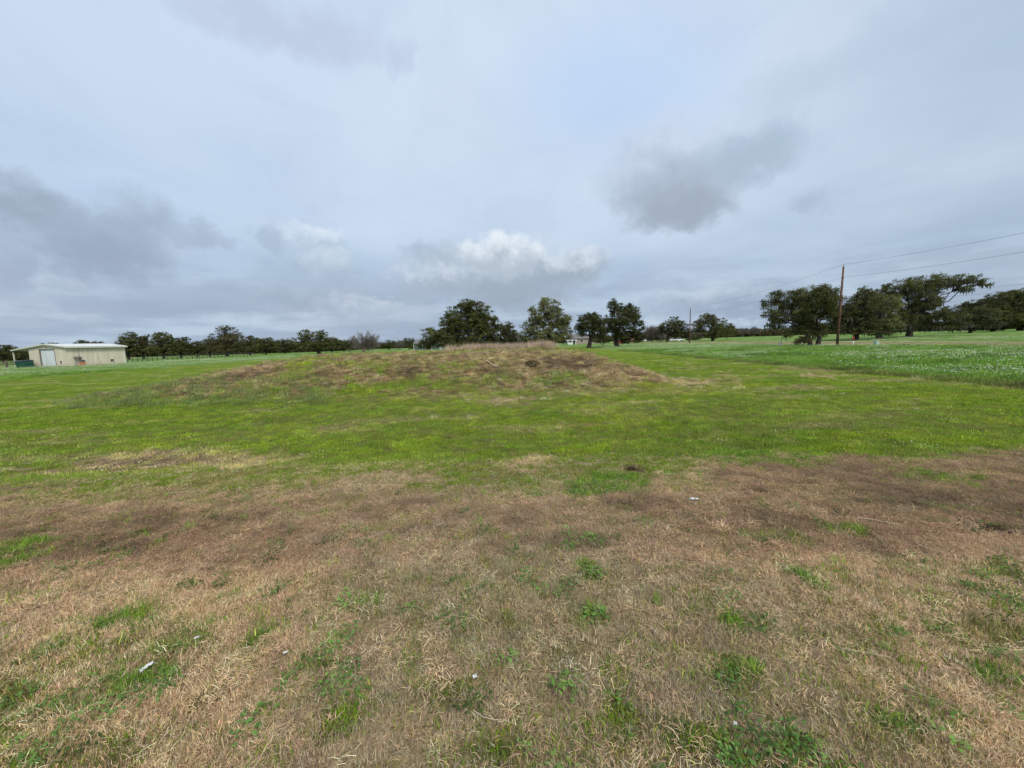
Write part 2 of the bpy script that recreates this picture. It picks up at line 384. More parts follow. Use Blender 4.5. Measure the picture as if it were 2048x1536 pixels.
def leaf_mat(name, a, b):
    mt, gm = new_mat(name)
    bv = gm.attr('bv').outputs['Color']
    t = gm.N.new('ShaderNodeTexCoord').outputs['Object']
    c = gm.mix(gm.ss(gm.noise(t, .45, 4, .6), .35, .65), a, b)
    c = gm.mix(1.0, c, bv, 'MULTIPLY')
    bs, o = finish(gm, c, .6, .25)
    tr = gm.N.new('ShaderNodeBsdfTranslucent'); gm.L.new(c, tr.inputs[0])
    ms = gm.N.new('ShaderNodeMixShader'); ms.inputs[0].default_value = .36
    gm.L.new(bs.outputs[0], ms.inputs[1]); gm.L.new(tr.outputs[0], ms.inputs[2]); gm.L.new(ms.outputs[0], o.inputs[0])
    return mt
M_LEAF = leaf_mat('oak_leaves', (.072, .084, .025), (.125, .135, .043))
M_LEAFL = leaf_mat('pale_oak_leaves', (.14, .155, .055), (.20, .21, .08))
M_LEAFD = leaf_mat('dark_leaves', (.058, .068, .023), (.098, .106, .038))
M_LEAFB = leaf_mat('brownish_leaves', (.075, .070, .032), (.10, .095, .038))
M_TWIG = leaf_mat('bare_twigs', (.20, .17, .15), (.15, .13, .115))
M_MOSS = leaf_mat('spanish_moss', (.10, .10, .085), (.14, .14, .12))

# ------------------------------------------------------------------ mesh helpers
def mesh_np(name, V, F, mats, bv=None, smooth=False):
    """V (n,3); F list of arrays, each (m,k)"""
    me = bpy.data.meshes.new(name)
    V = np.asarray(V, np.float32); me.vertices.add(len(V)); me.vertices.foreach_set('co', V.ravel())
    loops = np.concatenate([f.ravel() for f in F]); tot = np.concatenate([np.full(len(f), f.shape[1]) for f in F])
    st = np.concatenate([[0], np.cumsum(tot)[:-1]])
    me.loops.add(len(loops)); me.loops.foreach_set('vertex_index', loops.astype(np.int32))
    me.polygons.add(len(tot)); me.polygons.foreach_set('loop_start', st.astype(np.int32)); me.polygons.foreach_set('loop_total', tot.astype(np.int32))
    if smooth: me.polygons.foreach_set('use_smooth', np.ones(len(tot), bool))
    if bv is not None:
        a = me.color_attributes.new('bv', 'FLOAT_COLOR', 'POINT')
        c = np.ones((len(V), 4), np.float32); c[:, :3] = bv; a.data.foreach_set('color', c.ravel())
    me.update(calc_edges=True); me.validate()
    for mt in (mats if isinstance(mats, (list, tuple)) else [mats]): me.materials.append(mt)
    return me
def link(name, me, parent=None, loc=None, **kw):
    o = bpy.data.objects.new(name, me); C.objects.link(o)
    if parent is not None: o.parent = parent
    if loc is not None: o.location = loc
    for k, v in kw.items(): o[k] = v
    return o
def empty(name, loc, label, cat, group=None, rz=0):
    o = bpy.data.objects.new(name, None); C.objects.link(o); o.location = loc; o.rotation_euler = (0, 0, rz)
    o.empty_display_size = .3; o['label'] = label; o['category'] = cat
    if group: o['group'] = group
    return o
class MB:
    def __init__(s): s.v = []; s.f = []
    def add(s, vs, fs):
        n = len(s.v); s.v += [tuple(map(float, p)) for p in vs]; s.f += [tuple(i + n for i in f) for f in fs]; return s
    def box(s, x0, x1, y0, y1, z0, z1):
        return s.add([(x0, y0, z0), (x1, y0, z0), (x1, y1, z0), (x0, y1, z0), (x0, y0, z1), (x1, y0, z1), (x1, y1, z1), (x0, y1, z1)],
                     [(0, 3, 2, 1), (4, 5, 6, 7), (0, 1, 5, 4), (1, 2, 6, 5), (2, 3, 7, 6), (3, 0, 4, 7)])
    def prism(s, poly, axis, a, b):
        """polygon of (p,q) extruded along axis 0/1/2 from a to b"""
        n = len(poly)
        def mk(p, t):
            l = [0, 0, 0]; l[axis] = t; o = [i for i in range(3) if i != axis]; l[o[0]], l[o[1]] = p; return l
        vs = [mk(p, a) for p in poly] + [mk(p, b) for p in poly]
        return s.add(vs, [tuple(range(n))[::-1], tuple(range(n, 2 * n))] + [(i, (i + 1) % n, n + (i + 1) % n, n + i) for i in range(n)])
    def tube(s, pts, rs, k=8, cap=True):
        V, F = tube_np(np.array(pts, float), np.array(rs, float), k)
        n = len(s.v); s.v += [tuple(p) for p in V.tolist()]; s.f += [tuple(int(i) + n for i in f) for f in F]
        if cap: s.f += [tuple(n + i for i in range(k))[::-1], tuple(n + (len(pts) - 1) * k + i for i in range(k))]
        return s
    def build(s, name, mat, parent=None, bevel=0, smooth=False, **kw):
        me = bpy.data.meshes.new(name); me.from_pydata(s.v, [], s.f); me.materials.append(mat)
        if smooth:
            for p in me.polygons: p.use_smooth = True
        me.update(); o = link(name, me, parent, **kw)
        if bevel:
            md = o.modifiers.new('bevel', 'BEVEL'); md.width = bevel; md.segments = 2; md.limit_method = 'ANGLE'
        return o
def tube_np(P_, r, k):
    n = len(P_); T = np.gradient(P_, axis=0); T /= np.linalg.norm(T, axis=1)[:, None] + 1e-9
    ref = np.array([0, 0, 1.]) if abs(T[:, 2]).mean() < .8 else np.array([1., 0, 0])
    A = np.cross(T, ref); A /= np.linalg.norm(A, axis=1)[:, None] + 1e-9; B = np.cross(T, A)
    th = np.arange(k) * 2 * math.pi / k
    V = P_[:, None] + r[:, None, None] * (np.cos(th)[None, :, None] * A[:, None] + np.sin(th)[None, :, None] * B[:, None])
    i = np.arange(n - 1)[:, None] * k; j = np.arange(k)[None]; j2 = (j + 1) % k
    F = np.stack([i + j, i + j2, i + k + j2, i + k + j], -1).reshape(-1, 4)
    return V.reshape(-1, 3), F

# ------------------------------------------------------------------ ground sheet
a_front = np.arange(-66, 66.01, .3); a_back = np.arange(72, 289, 6.0)
ang = np.radians(np.concatenate([a_front, a_back])); rad = [.35]
while rad[-1] < 3000: rad.append(rad[-1] * (1.016 if rad[-1] < 220 else 1.15))
rad = np.array(rad)
gx = rad[:, None] * np.sin(ang)[None]; gy = rad[:, None] * np.cos(ang)[None]
nr, na = gx.shape
gz = H(gx, gy)
Vg = np.stack([gx, gy, gz], -1).reshape(-1, 3)
i = np.arange(nr - 1)[:, None] * na; j = np.arange(na)[None]; j2 = (j + 1) % na
Fg = np.stack([i + j, i + na + j, i + na + j2, i + j2], -1).reshape(-1, 4)[:, ::-1]
Vg = np.vstack([Vg, [[0, 0, float(H(0, 0))]]]); cidx = len(Vg) - 1
Fc = np.stack([np.full(na, cidx), np.arange(na), (np.arange(na) + 1) % na], -1)[:, ::-1]
me = mesh_np('ground', Vg, [Fg, Fc], M_GROUND, smooth=True)
Zg = zones(Vg[:, 0], Vg[:, 1]); cg = ground_colour(Zg)
dcam = np.hypot(Vg[:, 0], Vg[:, 1])
soil = np.stack([.25 + 0 * dcam, .175 + 0 * dcam, .11 + 0 * dcam], -1)
mixn = (1 - sst(dcam, 5, 30)) * .6 * (1 - Zg['meadow'])
cg = cg * (1 - mixn[:, None]) + soil * mixn[:, None]
at = me.color_attributes.new('sward', 'FLOAT_COLOR', 'POINT')
cc = np.ones((len(Vg), 4), np.float32); cc[:, :3] = cg; at.data.foreach_set('color', cc.ravel())
link('ground', me, kind='structure')

# ------------------------------------------------------------------ grass prototypes
def blades(n, rad_, h0, h1, w, lean, seed, col=((.75, 1.25)), flat=False, segs=2, tipdry=0.0):
    rg = np.random.default_rng(seed)
    r = rad_ * np.sqrt(rg.random(n)); th = rg.random(n) * 6.283
    bx, by = r * np.cos(th), r * np.sin(th)
    h = rg.uniform(h0, h1, n); la = rg.random(n) * 6.283; ln = np.abs(rg.normal(0, lean, n)) 
    if flat: ln = rg.uniform(.9, 1.5, n)
    ln = np.clip(ln, 0, 1.52)
    dx, dy = np.cos(la), np.sin(la); ww = w * rg.uniform(.6, 1.3, n)
    f = rg.random(n) * 6.283; sx, sy = np.cos(f), np.sin(f)
    if flat: sx, sy = -dy + .2 * dx, dx
    V = []
    ts = [0, .5, 1.0] if segs == 2 else [0, 1.0]
    curve = rg.uniform(.0, .6, n)
    z0 = rg.uniform(0, .02, n) if flat else 0
    for t in ts:
        a = ln * (1 - curve * .5 + curve * t)
        if flat: a = np.minimum(a, 1.56)
        px = bx + dx * h * t * np.sin(a); py = by + dy * h * t * np.sin(a); pz = h * t * np.cos(a) + z0
        if flat: pz = z0 + np.sin(t * 3.14159) * h * .18 * curve + h * t * np.cos(a) * .5; 
        wd = ww * (1 - .55 * t) * .5
        if t < 1.0 or flat:
            V.append(np.stack([px - sx * wd, py - sy * wd, pz], -1)); V.append(np.stack([px + sx * wd, py + sy * wd, pz], -1))
        else: V.append(np.stack([px, py, pz], -1))
    k = len(V); V = np.stack(V, 1).reshape(-1, 3); b = np.arange(n)[:, None] * k
    F = []
    if k == 6: F = [np.concatenate([b + np.array([[0, 1, 3, 2]]), b + np.array([[2, 3, 5, 4]])])]
    elif k == 5: F = [b + np.array([[0, 1, 3, 2]]), b + np.array([[2, 3, 4]])]
    elif k == 4: F = [b + np.array([[0, 1, 3, 2]])]
    elif k == 3: F = [b + np.array([[0, 1, 2]])]
    v = rg.uniform(col[0], col[1], n); c = np.stack([v * rg.uniform(.92, 1.1, n), v, v * rg.uniform(.8, 1.1, n)], -1)
    dd = rg.random(n) < tipdry
    c[dd] = c[dd] * np.array([2.3, 1.45, 3.0])
    c = np.repeat(c, k, 0)
    return V, F, c
def broadleaf(n, rad_, h, size, seed):
    rg = np.random.default_rng(seed); V = []; F = []; cs = []
    for q in range(n):
        r = rad_ * math.sqrt(rg.random()); th = rg.random() * 6.283; c0 = np.array([r * math.cos(th), r * math.sin(th), rg.uniform(.3, 1) * h])
        a = rg.random() * 6.283; d = np.array([math.cos(a), math.sin(a), rg.uniform(-.2, .5)]); s = np.array([-d[1], d[0], rg.uniform(-.3, .3)])
        L = size * rg.uniform(.6, 1.4); Wd = L * rg.uniform(.35, .6)
        b = len(V); V += [c0, c0 + d * L * .4 + s * Wd * .5, c0 + d * L, c0 + d * L * .4 - s * Wd * .5]
        F.append([b, b + 1, b + 2, b + 3]); k = rg.uniform(.7, 1.35); cs += [[k * .95, k, k * .9]] * 4
    return np.array(V), [np.array(F)], np.array(cs)
def protos(name, fn, k):
    out = []
    for q in range(k):
        V, F, c = fn(q)
        o = bpy.data.objects.new(name, mesh_np(name, V, F, M_BLADE, c)); out.append(o)
    return out
PR_DRY = protos('dry_tuft', lambda q: blades(64, .07, .012, .042, .0023, .5, 200 + q, (.45, 1.35)), 5)
PR_STR = protos('straw', lambda q: blades(44, .10, .018, .052, .0020, 1, 230 + q, (.45, 1.4), flat=True), 5)
PR_GRN = protos('fresh_tuft', lambda q: blades(34, .05, .03, .085, .0042, .5, 260 + q, (.7, 1.4), tipdry=.03), 4)
PR_MIX = protos('short_tuft', lambda q: blades(40, .075, .015, .045, .0042, .8, 290 + q, (.55, 1.35), tipdry=.08), 4)
PR_WEED = protos('weed_patch', lambda q: broadleaf(40, .07, .035, .022, 320 + q), 4)
PR_LAWN = protos('lawn_tuft', lambda q: blades(70, .17, .02, .065, .0085, .8, 350 + q, (.6, 1.3), segs=1, tipdry=.04), 5)
PR_THAT = protos('thatch', lambda q: blades(55, .2, .08, .22, .008, 1, 380 + q, (.5, 1.5), flat=True), 5)
PR_MEAD = protos('meadow_tuft', lambda q: blades(80, .45, .12, .34, .018, .45, 410 + q, (.6, 1.35), tipdry=.02), 5)
PR_REED = protos('reed', lambda q: blades(26, .25, .3, .72, .014, .22, 440 + q, (.7, 1.3)), 4)
def flower_proto(q):
    rg = np.random.default_rng(470 + q); V = []; F = []; cs = []
    for i_ in range(7):
        x, y = rg.normal(0, .22, 2); z = rg.uniform(.2, .34); r = rg.uniform(.016, .032)
        b = len(V)
        for k in range(6):
            a = k * math.pi / 3; V.append([x + r * math.cos(a), y + r * math.sin(a), z + r * .5 * math.sin(a + q)])
        V.append([x, y, z + .35 * r]); cs += [[1, 1, 1]] * 7
        F += [[b + k, b + (k + 1) % 6, b + 6] for k in range(6)]
    return np.array(V), [np.array(F)], np.array(cs)
PR_FLO = protos('white_flowers', flower_proto, 4)

def scatter_object(name, protos_, pts, scl, tint, label, tilt=.12, extra=None):
    n = len(pts)
    me = bpy.data.meshes.new(name); me.vertices.add(n); me.vertices.foreach_set('co', pts.astype(np.float32).ravel())
    rg = np.random.default_rng(n)
    rot = np.stack([rg.normal(0, tilt, n), rg.normal(0, tilt, n), rg.random(n) * 6.283], -1).astype(np.float32)
    a = me.attributes.new('rot', 'FLOAT_VECTOR', 'POINT'); a.data.foreach_set('vector', rot.ravel())
    a = me.attributes.new('scl', 'FLOAT_VECTOR', 'POINT'); s3 = np.repeat(scl[:, None], 3, 1) if scl.ndim == 1 else scl
    a.data.foreach_set('vector', s3.astype(np.float32).ravel())
    a = me.attributes.new('tint', 'FLOAT_COLOR', 'POINT'); t4 = np.ones((n, 4), np.float32); t4[:, :3] = tint; a.data.foreach_set('color', t4.ravel())
    a = me.attributes.new('pick', 'INT', 'POINT'); a.data.foreach_set('value', rg.integers(0, len(protos_), n).astype(np.int32))
    o = link(name, me, kind='stuff', label=label)
    t = bpy.data.node_groups.new(name, 'GeometryNodeTree'); t.interface.new_socket('Geometry', in_out='INPUT', socket_type='NodeSocketGeometry')
    t.interface.new_socket('Geometry', in_out='OUTPUT', socket_type='NodeSocketGeometry')
    gi = t.nodes.new('NodeGroupInput'); go = t.nodes.new('NodeGroupOutput'); ip = t.nodes.new('GeometryNodeInstanceOnPoints'); jn = t.nodes.new('GeometryNodeJoinGeometry')
    for pr in protos_:
        oi = t.nodes.new('GeometryNodeObjectInfo'); oi.inputs[0].default_value = pr; oi.inputs['As Instance'].default_value = True
        t.links.new(oi.outputs['Geometry'], jn.inputs[0])
    def na_(nm, ty):
        q = t.nodes.new('GeometryNodeInputNamedAttribute'); q.data_type = ty; q.inputs[0].default_value = nm; return q.outputs[0]
    t.links.new(gi.outputs[0], ip.inputs['Points']); t.links.new(jn.outputs[0], ip.inputs['Instance']); ip.inputs['Pick Instance'].default_value = True
    t.links.new(na_('pick', 'INT'), ip.inputs['Instance Index']); t.links.new(na_('rot', 'FLOAT_VECTOR'), ip.inputs['Rotation'])
    t.links.new(na_('scl', 'FLOAT_VECTOR'), ip.inputs['Scale']); t.links.new(ip.outputs[0], go.inputs[0])
    md = o.modifiers.new('scatter', 'NODES'); md.node_group = t
    return o
def sample(r0, r1, dens, amax=64, seed=0, amin=None):
    """random points on the ground between two distances, dens per square metre (number or function of distance)"""
    rg = np.random.default_rng(seed); out = []
    rs = np.exp(np.linspace(math.log(r0), math.log(r1), max(2, int(math.log(r1 / r0) / .08) + 1)))
    lo = -amax if amin is None else amin
    for a, b in zip(rs[:-1], rs[1:]):
        area = (b * b - a * a) / 2 * R(amax - lo); d = dens((a + b) / 2) if callable(dens) else dens
        n = rg.poisson(area * d); rr = np.sqrt(rg.uniform(a * a, b * b, n)); th = np.radians(rg.uniform(lo, amax, n))
        out.append(np.stack([rr * np.sin(th), rr * np.cos(th)], -1))
    return np.concatenate(out)
def with_z(p, dz=0): return np.column_stack([p, H(p[:, 0], p[:, 1]) + dz])
def jit(c, rg, a=.18):
    v = 1 + rg.normal(0, a, len(c)); return np.clip(c * np.clip(v, .4, 1.7)[:, None] * (1 + rg.normal(0, .05, c.shape)), .005, .9)
def pick(p, prob, rg): 
    return p[rg.random(len(p)) < np.clip(prob, 0, 1)]
rg = np.random.default_rng(5)

# dry stubble of the foreground
p = sample(.9, 13.5, lambda d: 760 if d < 3.6 else (380 if d < 8 else 170), seed=1); Z_ = zones(p[:, 0], p[:, 1])
k = (rg.random(len(p)) < (Z_['dry'] * Z_['near'] * (.3 + .7 * Z_['tan']) + .08) * (1 - Z_['weed'] * .35) * (1 - Z_['bare'] * .6)) & (Z_['near'] > .2)
p = p[k]; Z_ = {q: w[k] for q, w in Z_.items()}
c = lerp(lerp(np.broadcast_to(C_TAN, (len(p), 3)), C_BRN, np.clip(Z_['brown'] * 1., 0, 1)), A3(.52, .44, .31), sst(Z_['n3'], .4, .6))
scatter_object('dry_grass_stubble', PR_DRY, with_z(p), rg.uniform(.6, 1.15, len(p)), jit(c, rg, .2), 'dry tan grass stubble covering the foreground slope', .25)
# straw lying flat
p = sample(.9, 13.5, lambda d: 260 if d < 3.6 else (300 if d < 8 else 150), seed=2); Z_ = zones(p[:, 0], p[:, 1])
k = (rg.random(len(p)) < (.3 + .7 * Z_['dry']) * (.3 + 1.0 * Z_['brown'] + .12 * Z_['tan'])) & (Z_['near'] > .15)
p = p[k]; Z_ = {q: w[k] for q, w in Z_.items()}
c = lerp(lerp(np.broadcast_to(C_TAN * .98, (len(p), 3)), C_BRN * 1.05, np.clip(Z_['brown'] * .9, 0, 1)), C_DKB * 1.3, Z_['bare'] * .75)
scatter_object('matted_straw', PR_STR, with_z(p, .002), rg.uniform(.6, 1.25, len(p)), jit(c, rg, .25), 'flattened brown straw matted over the slope', .12)
p = sample(2.6, 13.5, 60, seed=22); Z_ = zones(p[:, 0], p[:, 1])
k = (rg.random(len(p)) < Z_['brown'] * Z_['near'] * (.25 + .9 * sst(Z_['n5'] * .5 + Z_['n2'] * .5, .45, .58)))
p = p[k]; Z_ = {q: w[k] for q, w in Z_.items()}
c = lerp(lerp(np.broadcast_to(A3(.50, .37, .24), (len(p), 3)), C_BRN * .8, sst(Z_['n1'], .4, .6)), C_DKB, Z_['bare'] * .8)
scatter_object('raked_thatch', PR_THAT, with_z(p, .006), rg.uniform(.25, .5, len(p)), jit(c, rg, .2), 'ragged clumps of raked dead thatch across the brown band', .3)
# short green and olive tufts in the dry ground
p = sample(.9, 13.5, lambda d: 300 if d < 8 else 160, seed=3); Z_ = zones(p[:, 0], p[:, 1])
pr_ = .03 + 1.0 * (1 - Z_['dry']) * Z_['near'] + .5 * Z_['lush'] + .25 * Z_['weed'] + .14 * sst(Z_['n1'], .5, .65) * Z_['tan']
k = (rg.random(len(p)) < pr_ * (1 - .6 * Z_['bare'])) & (Z_['near'] > .05)
p = p[k]; Z_ = {q: w[k] for q, w in Z_.items()}
c = lerp(lerp(np.broadcast_to(A3(.30, .30, .10), (len(p), 3)), C_GRN * 1.15, sst(Z_['n2'], .35, .6)), C_LUS * 1.2, Z_['lush'])
scatter_object('short_green_grass', PR_MIX, with_z(p), rg.uniform(.7, 1.3, len(p)), jit(c, rg), 'short olive green grass growing through the dry ground')
# taller fresh tufts
p = sample(.9, 12, lambda d: 240 if d < 8 else 110, seed=4); Z_ = zones(p[:, 0], p[:, 1])
k = (rg.random(len(p)) < Z_['lush'] * .75 + .008) & (Z_['near'] > .05)
p = p[k]; Z_ = {q: w[k] for q, w in Z_.items()}
c = lerp(np.broadcast_to(A3(.27, .42, .05), (len(p), 3)), A3(.14, .27, .035), rg.random(len(p)))
scatter_object('fresh_grass', PR_GRN, with_z(p), rg.uniform(.5, 1.15, len(p)), jit(c, rg), 'bright green fresh grass tufts sprouting in the foreground', .2)
# broad leaved weeds
p = sample(.9, 6.0, 260, seed=6); Z_ = zones(p[:, 0], p[:, 1])
k = (rg.random(len(p)) < Z_['weed'] * .5 * sst(Z_['n5'], .3, .6) + .012 + Z_['lush'] * .1) & (Z_['near'] > .3)
p = p[k]
scatter_object('broadleaf_weeds', PR_WEED, with_z(p, .004), rg.uniform(.6, 1.3, len(p)), jit(np.broadcast_to(A3(.115, .20, .05), (len(p), 3)), rg, .35), 'dark green clover and broadleaf weeds in the foreground', .2)
# lawn
p = sample(4.8, 46, lambda d: 95 if d < 12 else (50 if d < 22 else 18 if d < 32 else 7), seed=7); Z_ = zones(p[:, 0], p[:, 1])
k = (rg.random(len(p)) < (1 - Z_['dry'] * .55) * (1 - Z_['bare'] * .9) * (1 - Z_['near']) * (.45 + .55 * sst(Z_['n5'], .34, .48))) & (Z_['meadow'] < .6)
p = p[k]; Z_ = {q: w[k] for q, w in Z_.items()}
c = ground_colour({**Z_, 'bare': Z_['bare'] * 0, 'dry': Z_['dry'] * .6}) * 1.3
d = np.hypot(p[:, 0], p[:, 1])
s = np.stack([(.75 + d * .022), (.75 + d * .022), rg.uniform(.4, 1.3, len(p)) * (.8 + .5 * sst(Z_['n5'], .35, .65)) * (1 + Z_['onm'] * 1.4)], -1) * rg.uniform(.8, 1.2, len(p))[:, None]
scatter_object('lawn_grass', PR_LAWN, with_z(p), s, jit(c, rg, .26), 'mown green lawn around and over the low mound')
# thatch on mound and patches of the lawn
p = sample(6, 34, lambda d: 45 if d < 14 else 60, seed=8); Z_ = zones(p[:, 0], p[:, 1])
k = (rg.random(len(p)) < Z_['dry'] * (.35 + .65 * Z_['onm']) * 1.1 + .10 * Z_['onm']) & (Z_['meadow'] < .5) & (Z_['near'] < .05)
p = p[k]; Z_ = {q: w[k] for q, w in Z_.items()}
c = lerp(lerp(np.broadcast_to(A3(.50, .42, .26), (len(p), 3)), A3(.40, .28, .18), sst(Z_['n2'], .4, .6)), C_DKB * 1.1, Z_['bare'] * .9)
c = lerp(c, C_DKB * 1.2, (rg.random(len(p)) < .22) * .85)
c = lerp(c, A3(.66, .58, .40), (rg.random(len(p)) < .08) * .9)
scatter_object('mound_thatch', PR_THAT, with_z(p, .01), rg.uniform(.45, 1.15, len(p)) * (.5 + .5 * sst(p[:, 1], 8, 18)), jit(c, rg, .25), 'tan and reddish dead grass lying over the mound', .25)
# meadow
p = sample(11, 75, lambda d: 16 if d < 30 else (8 if d < 45 else 3), seed=9); Z_ = zones(p[:, 0], p[:, 1])
k = (Z_['meadow'] > .4) & (Z_['verge'] < .5) & ((p[:, 0] < 60) | (p[:, 0] > 68)) & (p[:, 1] < 110); p = p[k]; Z_ = {q: w[k] for q, w in Z_.items()}
c = lerp(lerp(np.broadcast_to(A3(.19, .37, .055), (len(p), 3)), A3(.25, .39, .07), sst(Z_['n1'], .35, .65)), A3(.10, .20, .035), sst(Z_['n4'], .55, .7))
edge = sst(np.abs(p[:, 0] - mown_right(p[:, 1])), 1.1, .2); c = lerp(c, A3(.22, .18, .085), edge * .55)
scatter_object('meadow_grass', PR_MEAD, with_z(p), np.stack([np.ones(len(p)), np.ones(len(p)), rg.uniform(.5, 1.05, len(p))], -1), jit(c, rg, .15), 'tall lush green meadow grass beyond the mown strip')
# meadow flowers
p = sample(13, 120, lambda d: 5.5 if d < 30 else (3.2 if d < 60 else 1.4), seed=10); Z_ = zones(p[:, 0], p[:, 1])
fp = sst(Z_['n1'] * .4 + Z_['n3'] * .6, .47, .58)
k = (Z_['meadow'] > .6) & (rg.random(len(p)) < .1 + .9 * fp) & (Z_['verge'] < .3) & (np.abs(p[:, 0] - mown_right(p[:, 1])) > 1.2) & ((p[:, 0] < 58) | (p[:, 0] > 69)); p = p[k]
s = .8 + np.hypot(p[:, 0], p[:, 1]) * .006
scatter_object('white_wildflowers', PR_FLO, with_z(p), np.stack([s, s, np.ones(len(p))], -1), np.broadcast_to(A3(.60, .65, .48), (len(p), 3)), 'white wildflowers dotted through the green meadow', .05)
# tiny white flowers in the lawn
p = sample(6.5, 18, .5, seed=12); Z_ = zones(p[:, 0], p[:, 1]); p = p[(Z_['near'] < .3) & (Z_['meadow'] < .3) & (rg.random(len(p)) < sst(Z_['n1'], .4, .6))]
s = np.full(len(p), .35)
scatter_object('lawn_daisies', PR_FLO, with_z(p), np.stack([s * 1.6, s * 1.6, s * .6], -1), np.broadcast_to(A3(.7, .7, .5), (len(p), 3)), 'tiny pale flowers scattered in the lawn', .05)
# pale reeds behind the crest
n = 750; px = rg.uniform(-4.6, 3.1, n); py = rg.uniform(26.5, 30.0, n)
k = rg.random(n) < .35 + .65 * sst(px, -3.5, -1.5); p = np.stack([px, py], -1)[k]
scatter_object('pale_reeds', PR_REED, with_z(p, -.02), rg.uniform(.7, 1.1, len(p)), jit(np.broadcast_to(A3(.52, .42, .32), (len(p), 3)), rg, .2), 'pale pinkish dead reeds standing along the mound crest', .08)
# rank grass on the left flank
p = sample(14, 30, 9, seed=14, amin=-50, amax=-25); Z_ = zones(p[:, 0], p[:, 1]); kk = mound(p[:, 0], p[:, 1])
p = p[(kk > .03) & (kk < .55)]
scatter_object('rank_grass', PR_MEAD, with_z(p), np.column_stack([np.full((len(p), 2), .6), rg.uniform(.4, .8, len(p))]), jit(np.broadcast_to(A3(.22, .29, .10), (len(p), 3)), rg, .2), 'long grey green grass on the left flank of the mound')

# ------------------------------------------------------------------ roads
M_ROAD = simple('pale_road', (.40, .36, .30), .9, .2, .2, .6)
def strip(name, x0, x1, y0, y1, nx, ny, mat, dz, along='y'):
    xs = np.linspace(x0, x1, nx); ys = np.linspace(y0, y1, ny); xx, yy = np.meshgrid(xs, ys)
    zz = H(xx, yy) + dz; V = np.stack([xx, yy, zz], -1).reshape(-1, 3)
    i_ = (np.arange(ny - 1)[:, None] * nx + np.arange(nx - 1)[None]).ravel()
    F = np.stack([i_, i_ + 1, i_ + nx + 1, i_ + nx], -1)
    return link(name, mesh_np(name, V, [F], mat, smooth=True), kind='structure')
strip('road', 63.6, 66.6, -40, 420, 8, 200, M_ROAD, .03)
strip('driveway', -135, -95.5, 66.0, 68.6, 50, 6, M_ROAD, .10)

# ------------------------------------------------------------------ trees
def bez(a, b, up=.3, n=6, wob=.0, rg=None):
    a = np.array(a); b = np.array(b); L = np.linalg.norm(b - a)
    c1 = a + (b - a) * .35 + np.array([0, 0, up * L * .35]); c2 = a + (b - a) * .75 + np.array([0, 0, up * L * .35])
    t = np.linspace(0, 1, n)[:, None]
    p = (1 - t) ** 3 * a + 3 * (1 - t) ** 2 * t * c1 + 3 * (1 - t) * t * t * c2 + t ** 3 * b
    if wob and rg is not None: p[1:-1] += rg.normal(0, wob * L, (n - 2, 3))
    return p
class Acc:
    def __init__(s): s.V = []; s.F = {}; s.n = 0; s.c = []
    def add(s, V, F, c=None):
        for f in (F if isinstance(F, list) else [F]): s.F.setdefault(f.shape[1], []).append(f + s.n)
        s.V.append(V); s.n += len(V)
        if c is not None: s.c.append(c)
    def mesh(s, name, mat, smooth=False):
        return mesh_np(name, np.concatenate(s.V), [np.concatenate(q) for q in s.F.values()], mat, np.concatenate(s.c) if s.c else None, smooth)
def leaf_tris(cen, spread, n, size, rg, up=.25, quad=False):
    """n leaf faces round each centre"""
    K = len(cen); c = np.repeat(cen, n, 0) + rg.normal(0, 1, (K * n, 3)) * np.repeat(spread, n, 0)
    a = rg.normal(0, 1, (K * n, 3)); a[:, 2] *= .7; a /= np.linalg.norm(a, axis=1)[:, None]
    b = np.cross(a, rg.normal(0, 1, (K * n, 3))); b /= np.linalg.norm(b, axis=1)[:, None] + 1e-6
    s = size * rg.uniform(.6, 1.4, (K * n, 1))
    V = np.stack([c - a * s * .55 - b * s * .4, c + a * s * .65, c - a * s * .3 + b * s * .6], 1).reshape(-1, 3)
    F = np.arange(len(V)).reshape(-1, 3)
    v = np.repeat(np.repeat(rg.uniform(.6, 1.4, K), n) * rg.uniform(.6, 1.4, K * n), 3)
    return V, F, np.stack([v * 1.02, v, v * .95], -1)
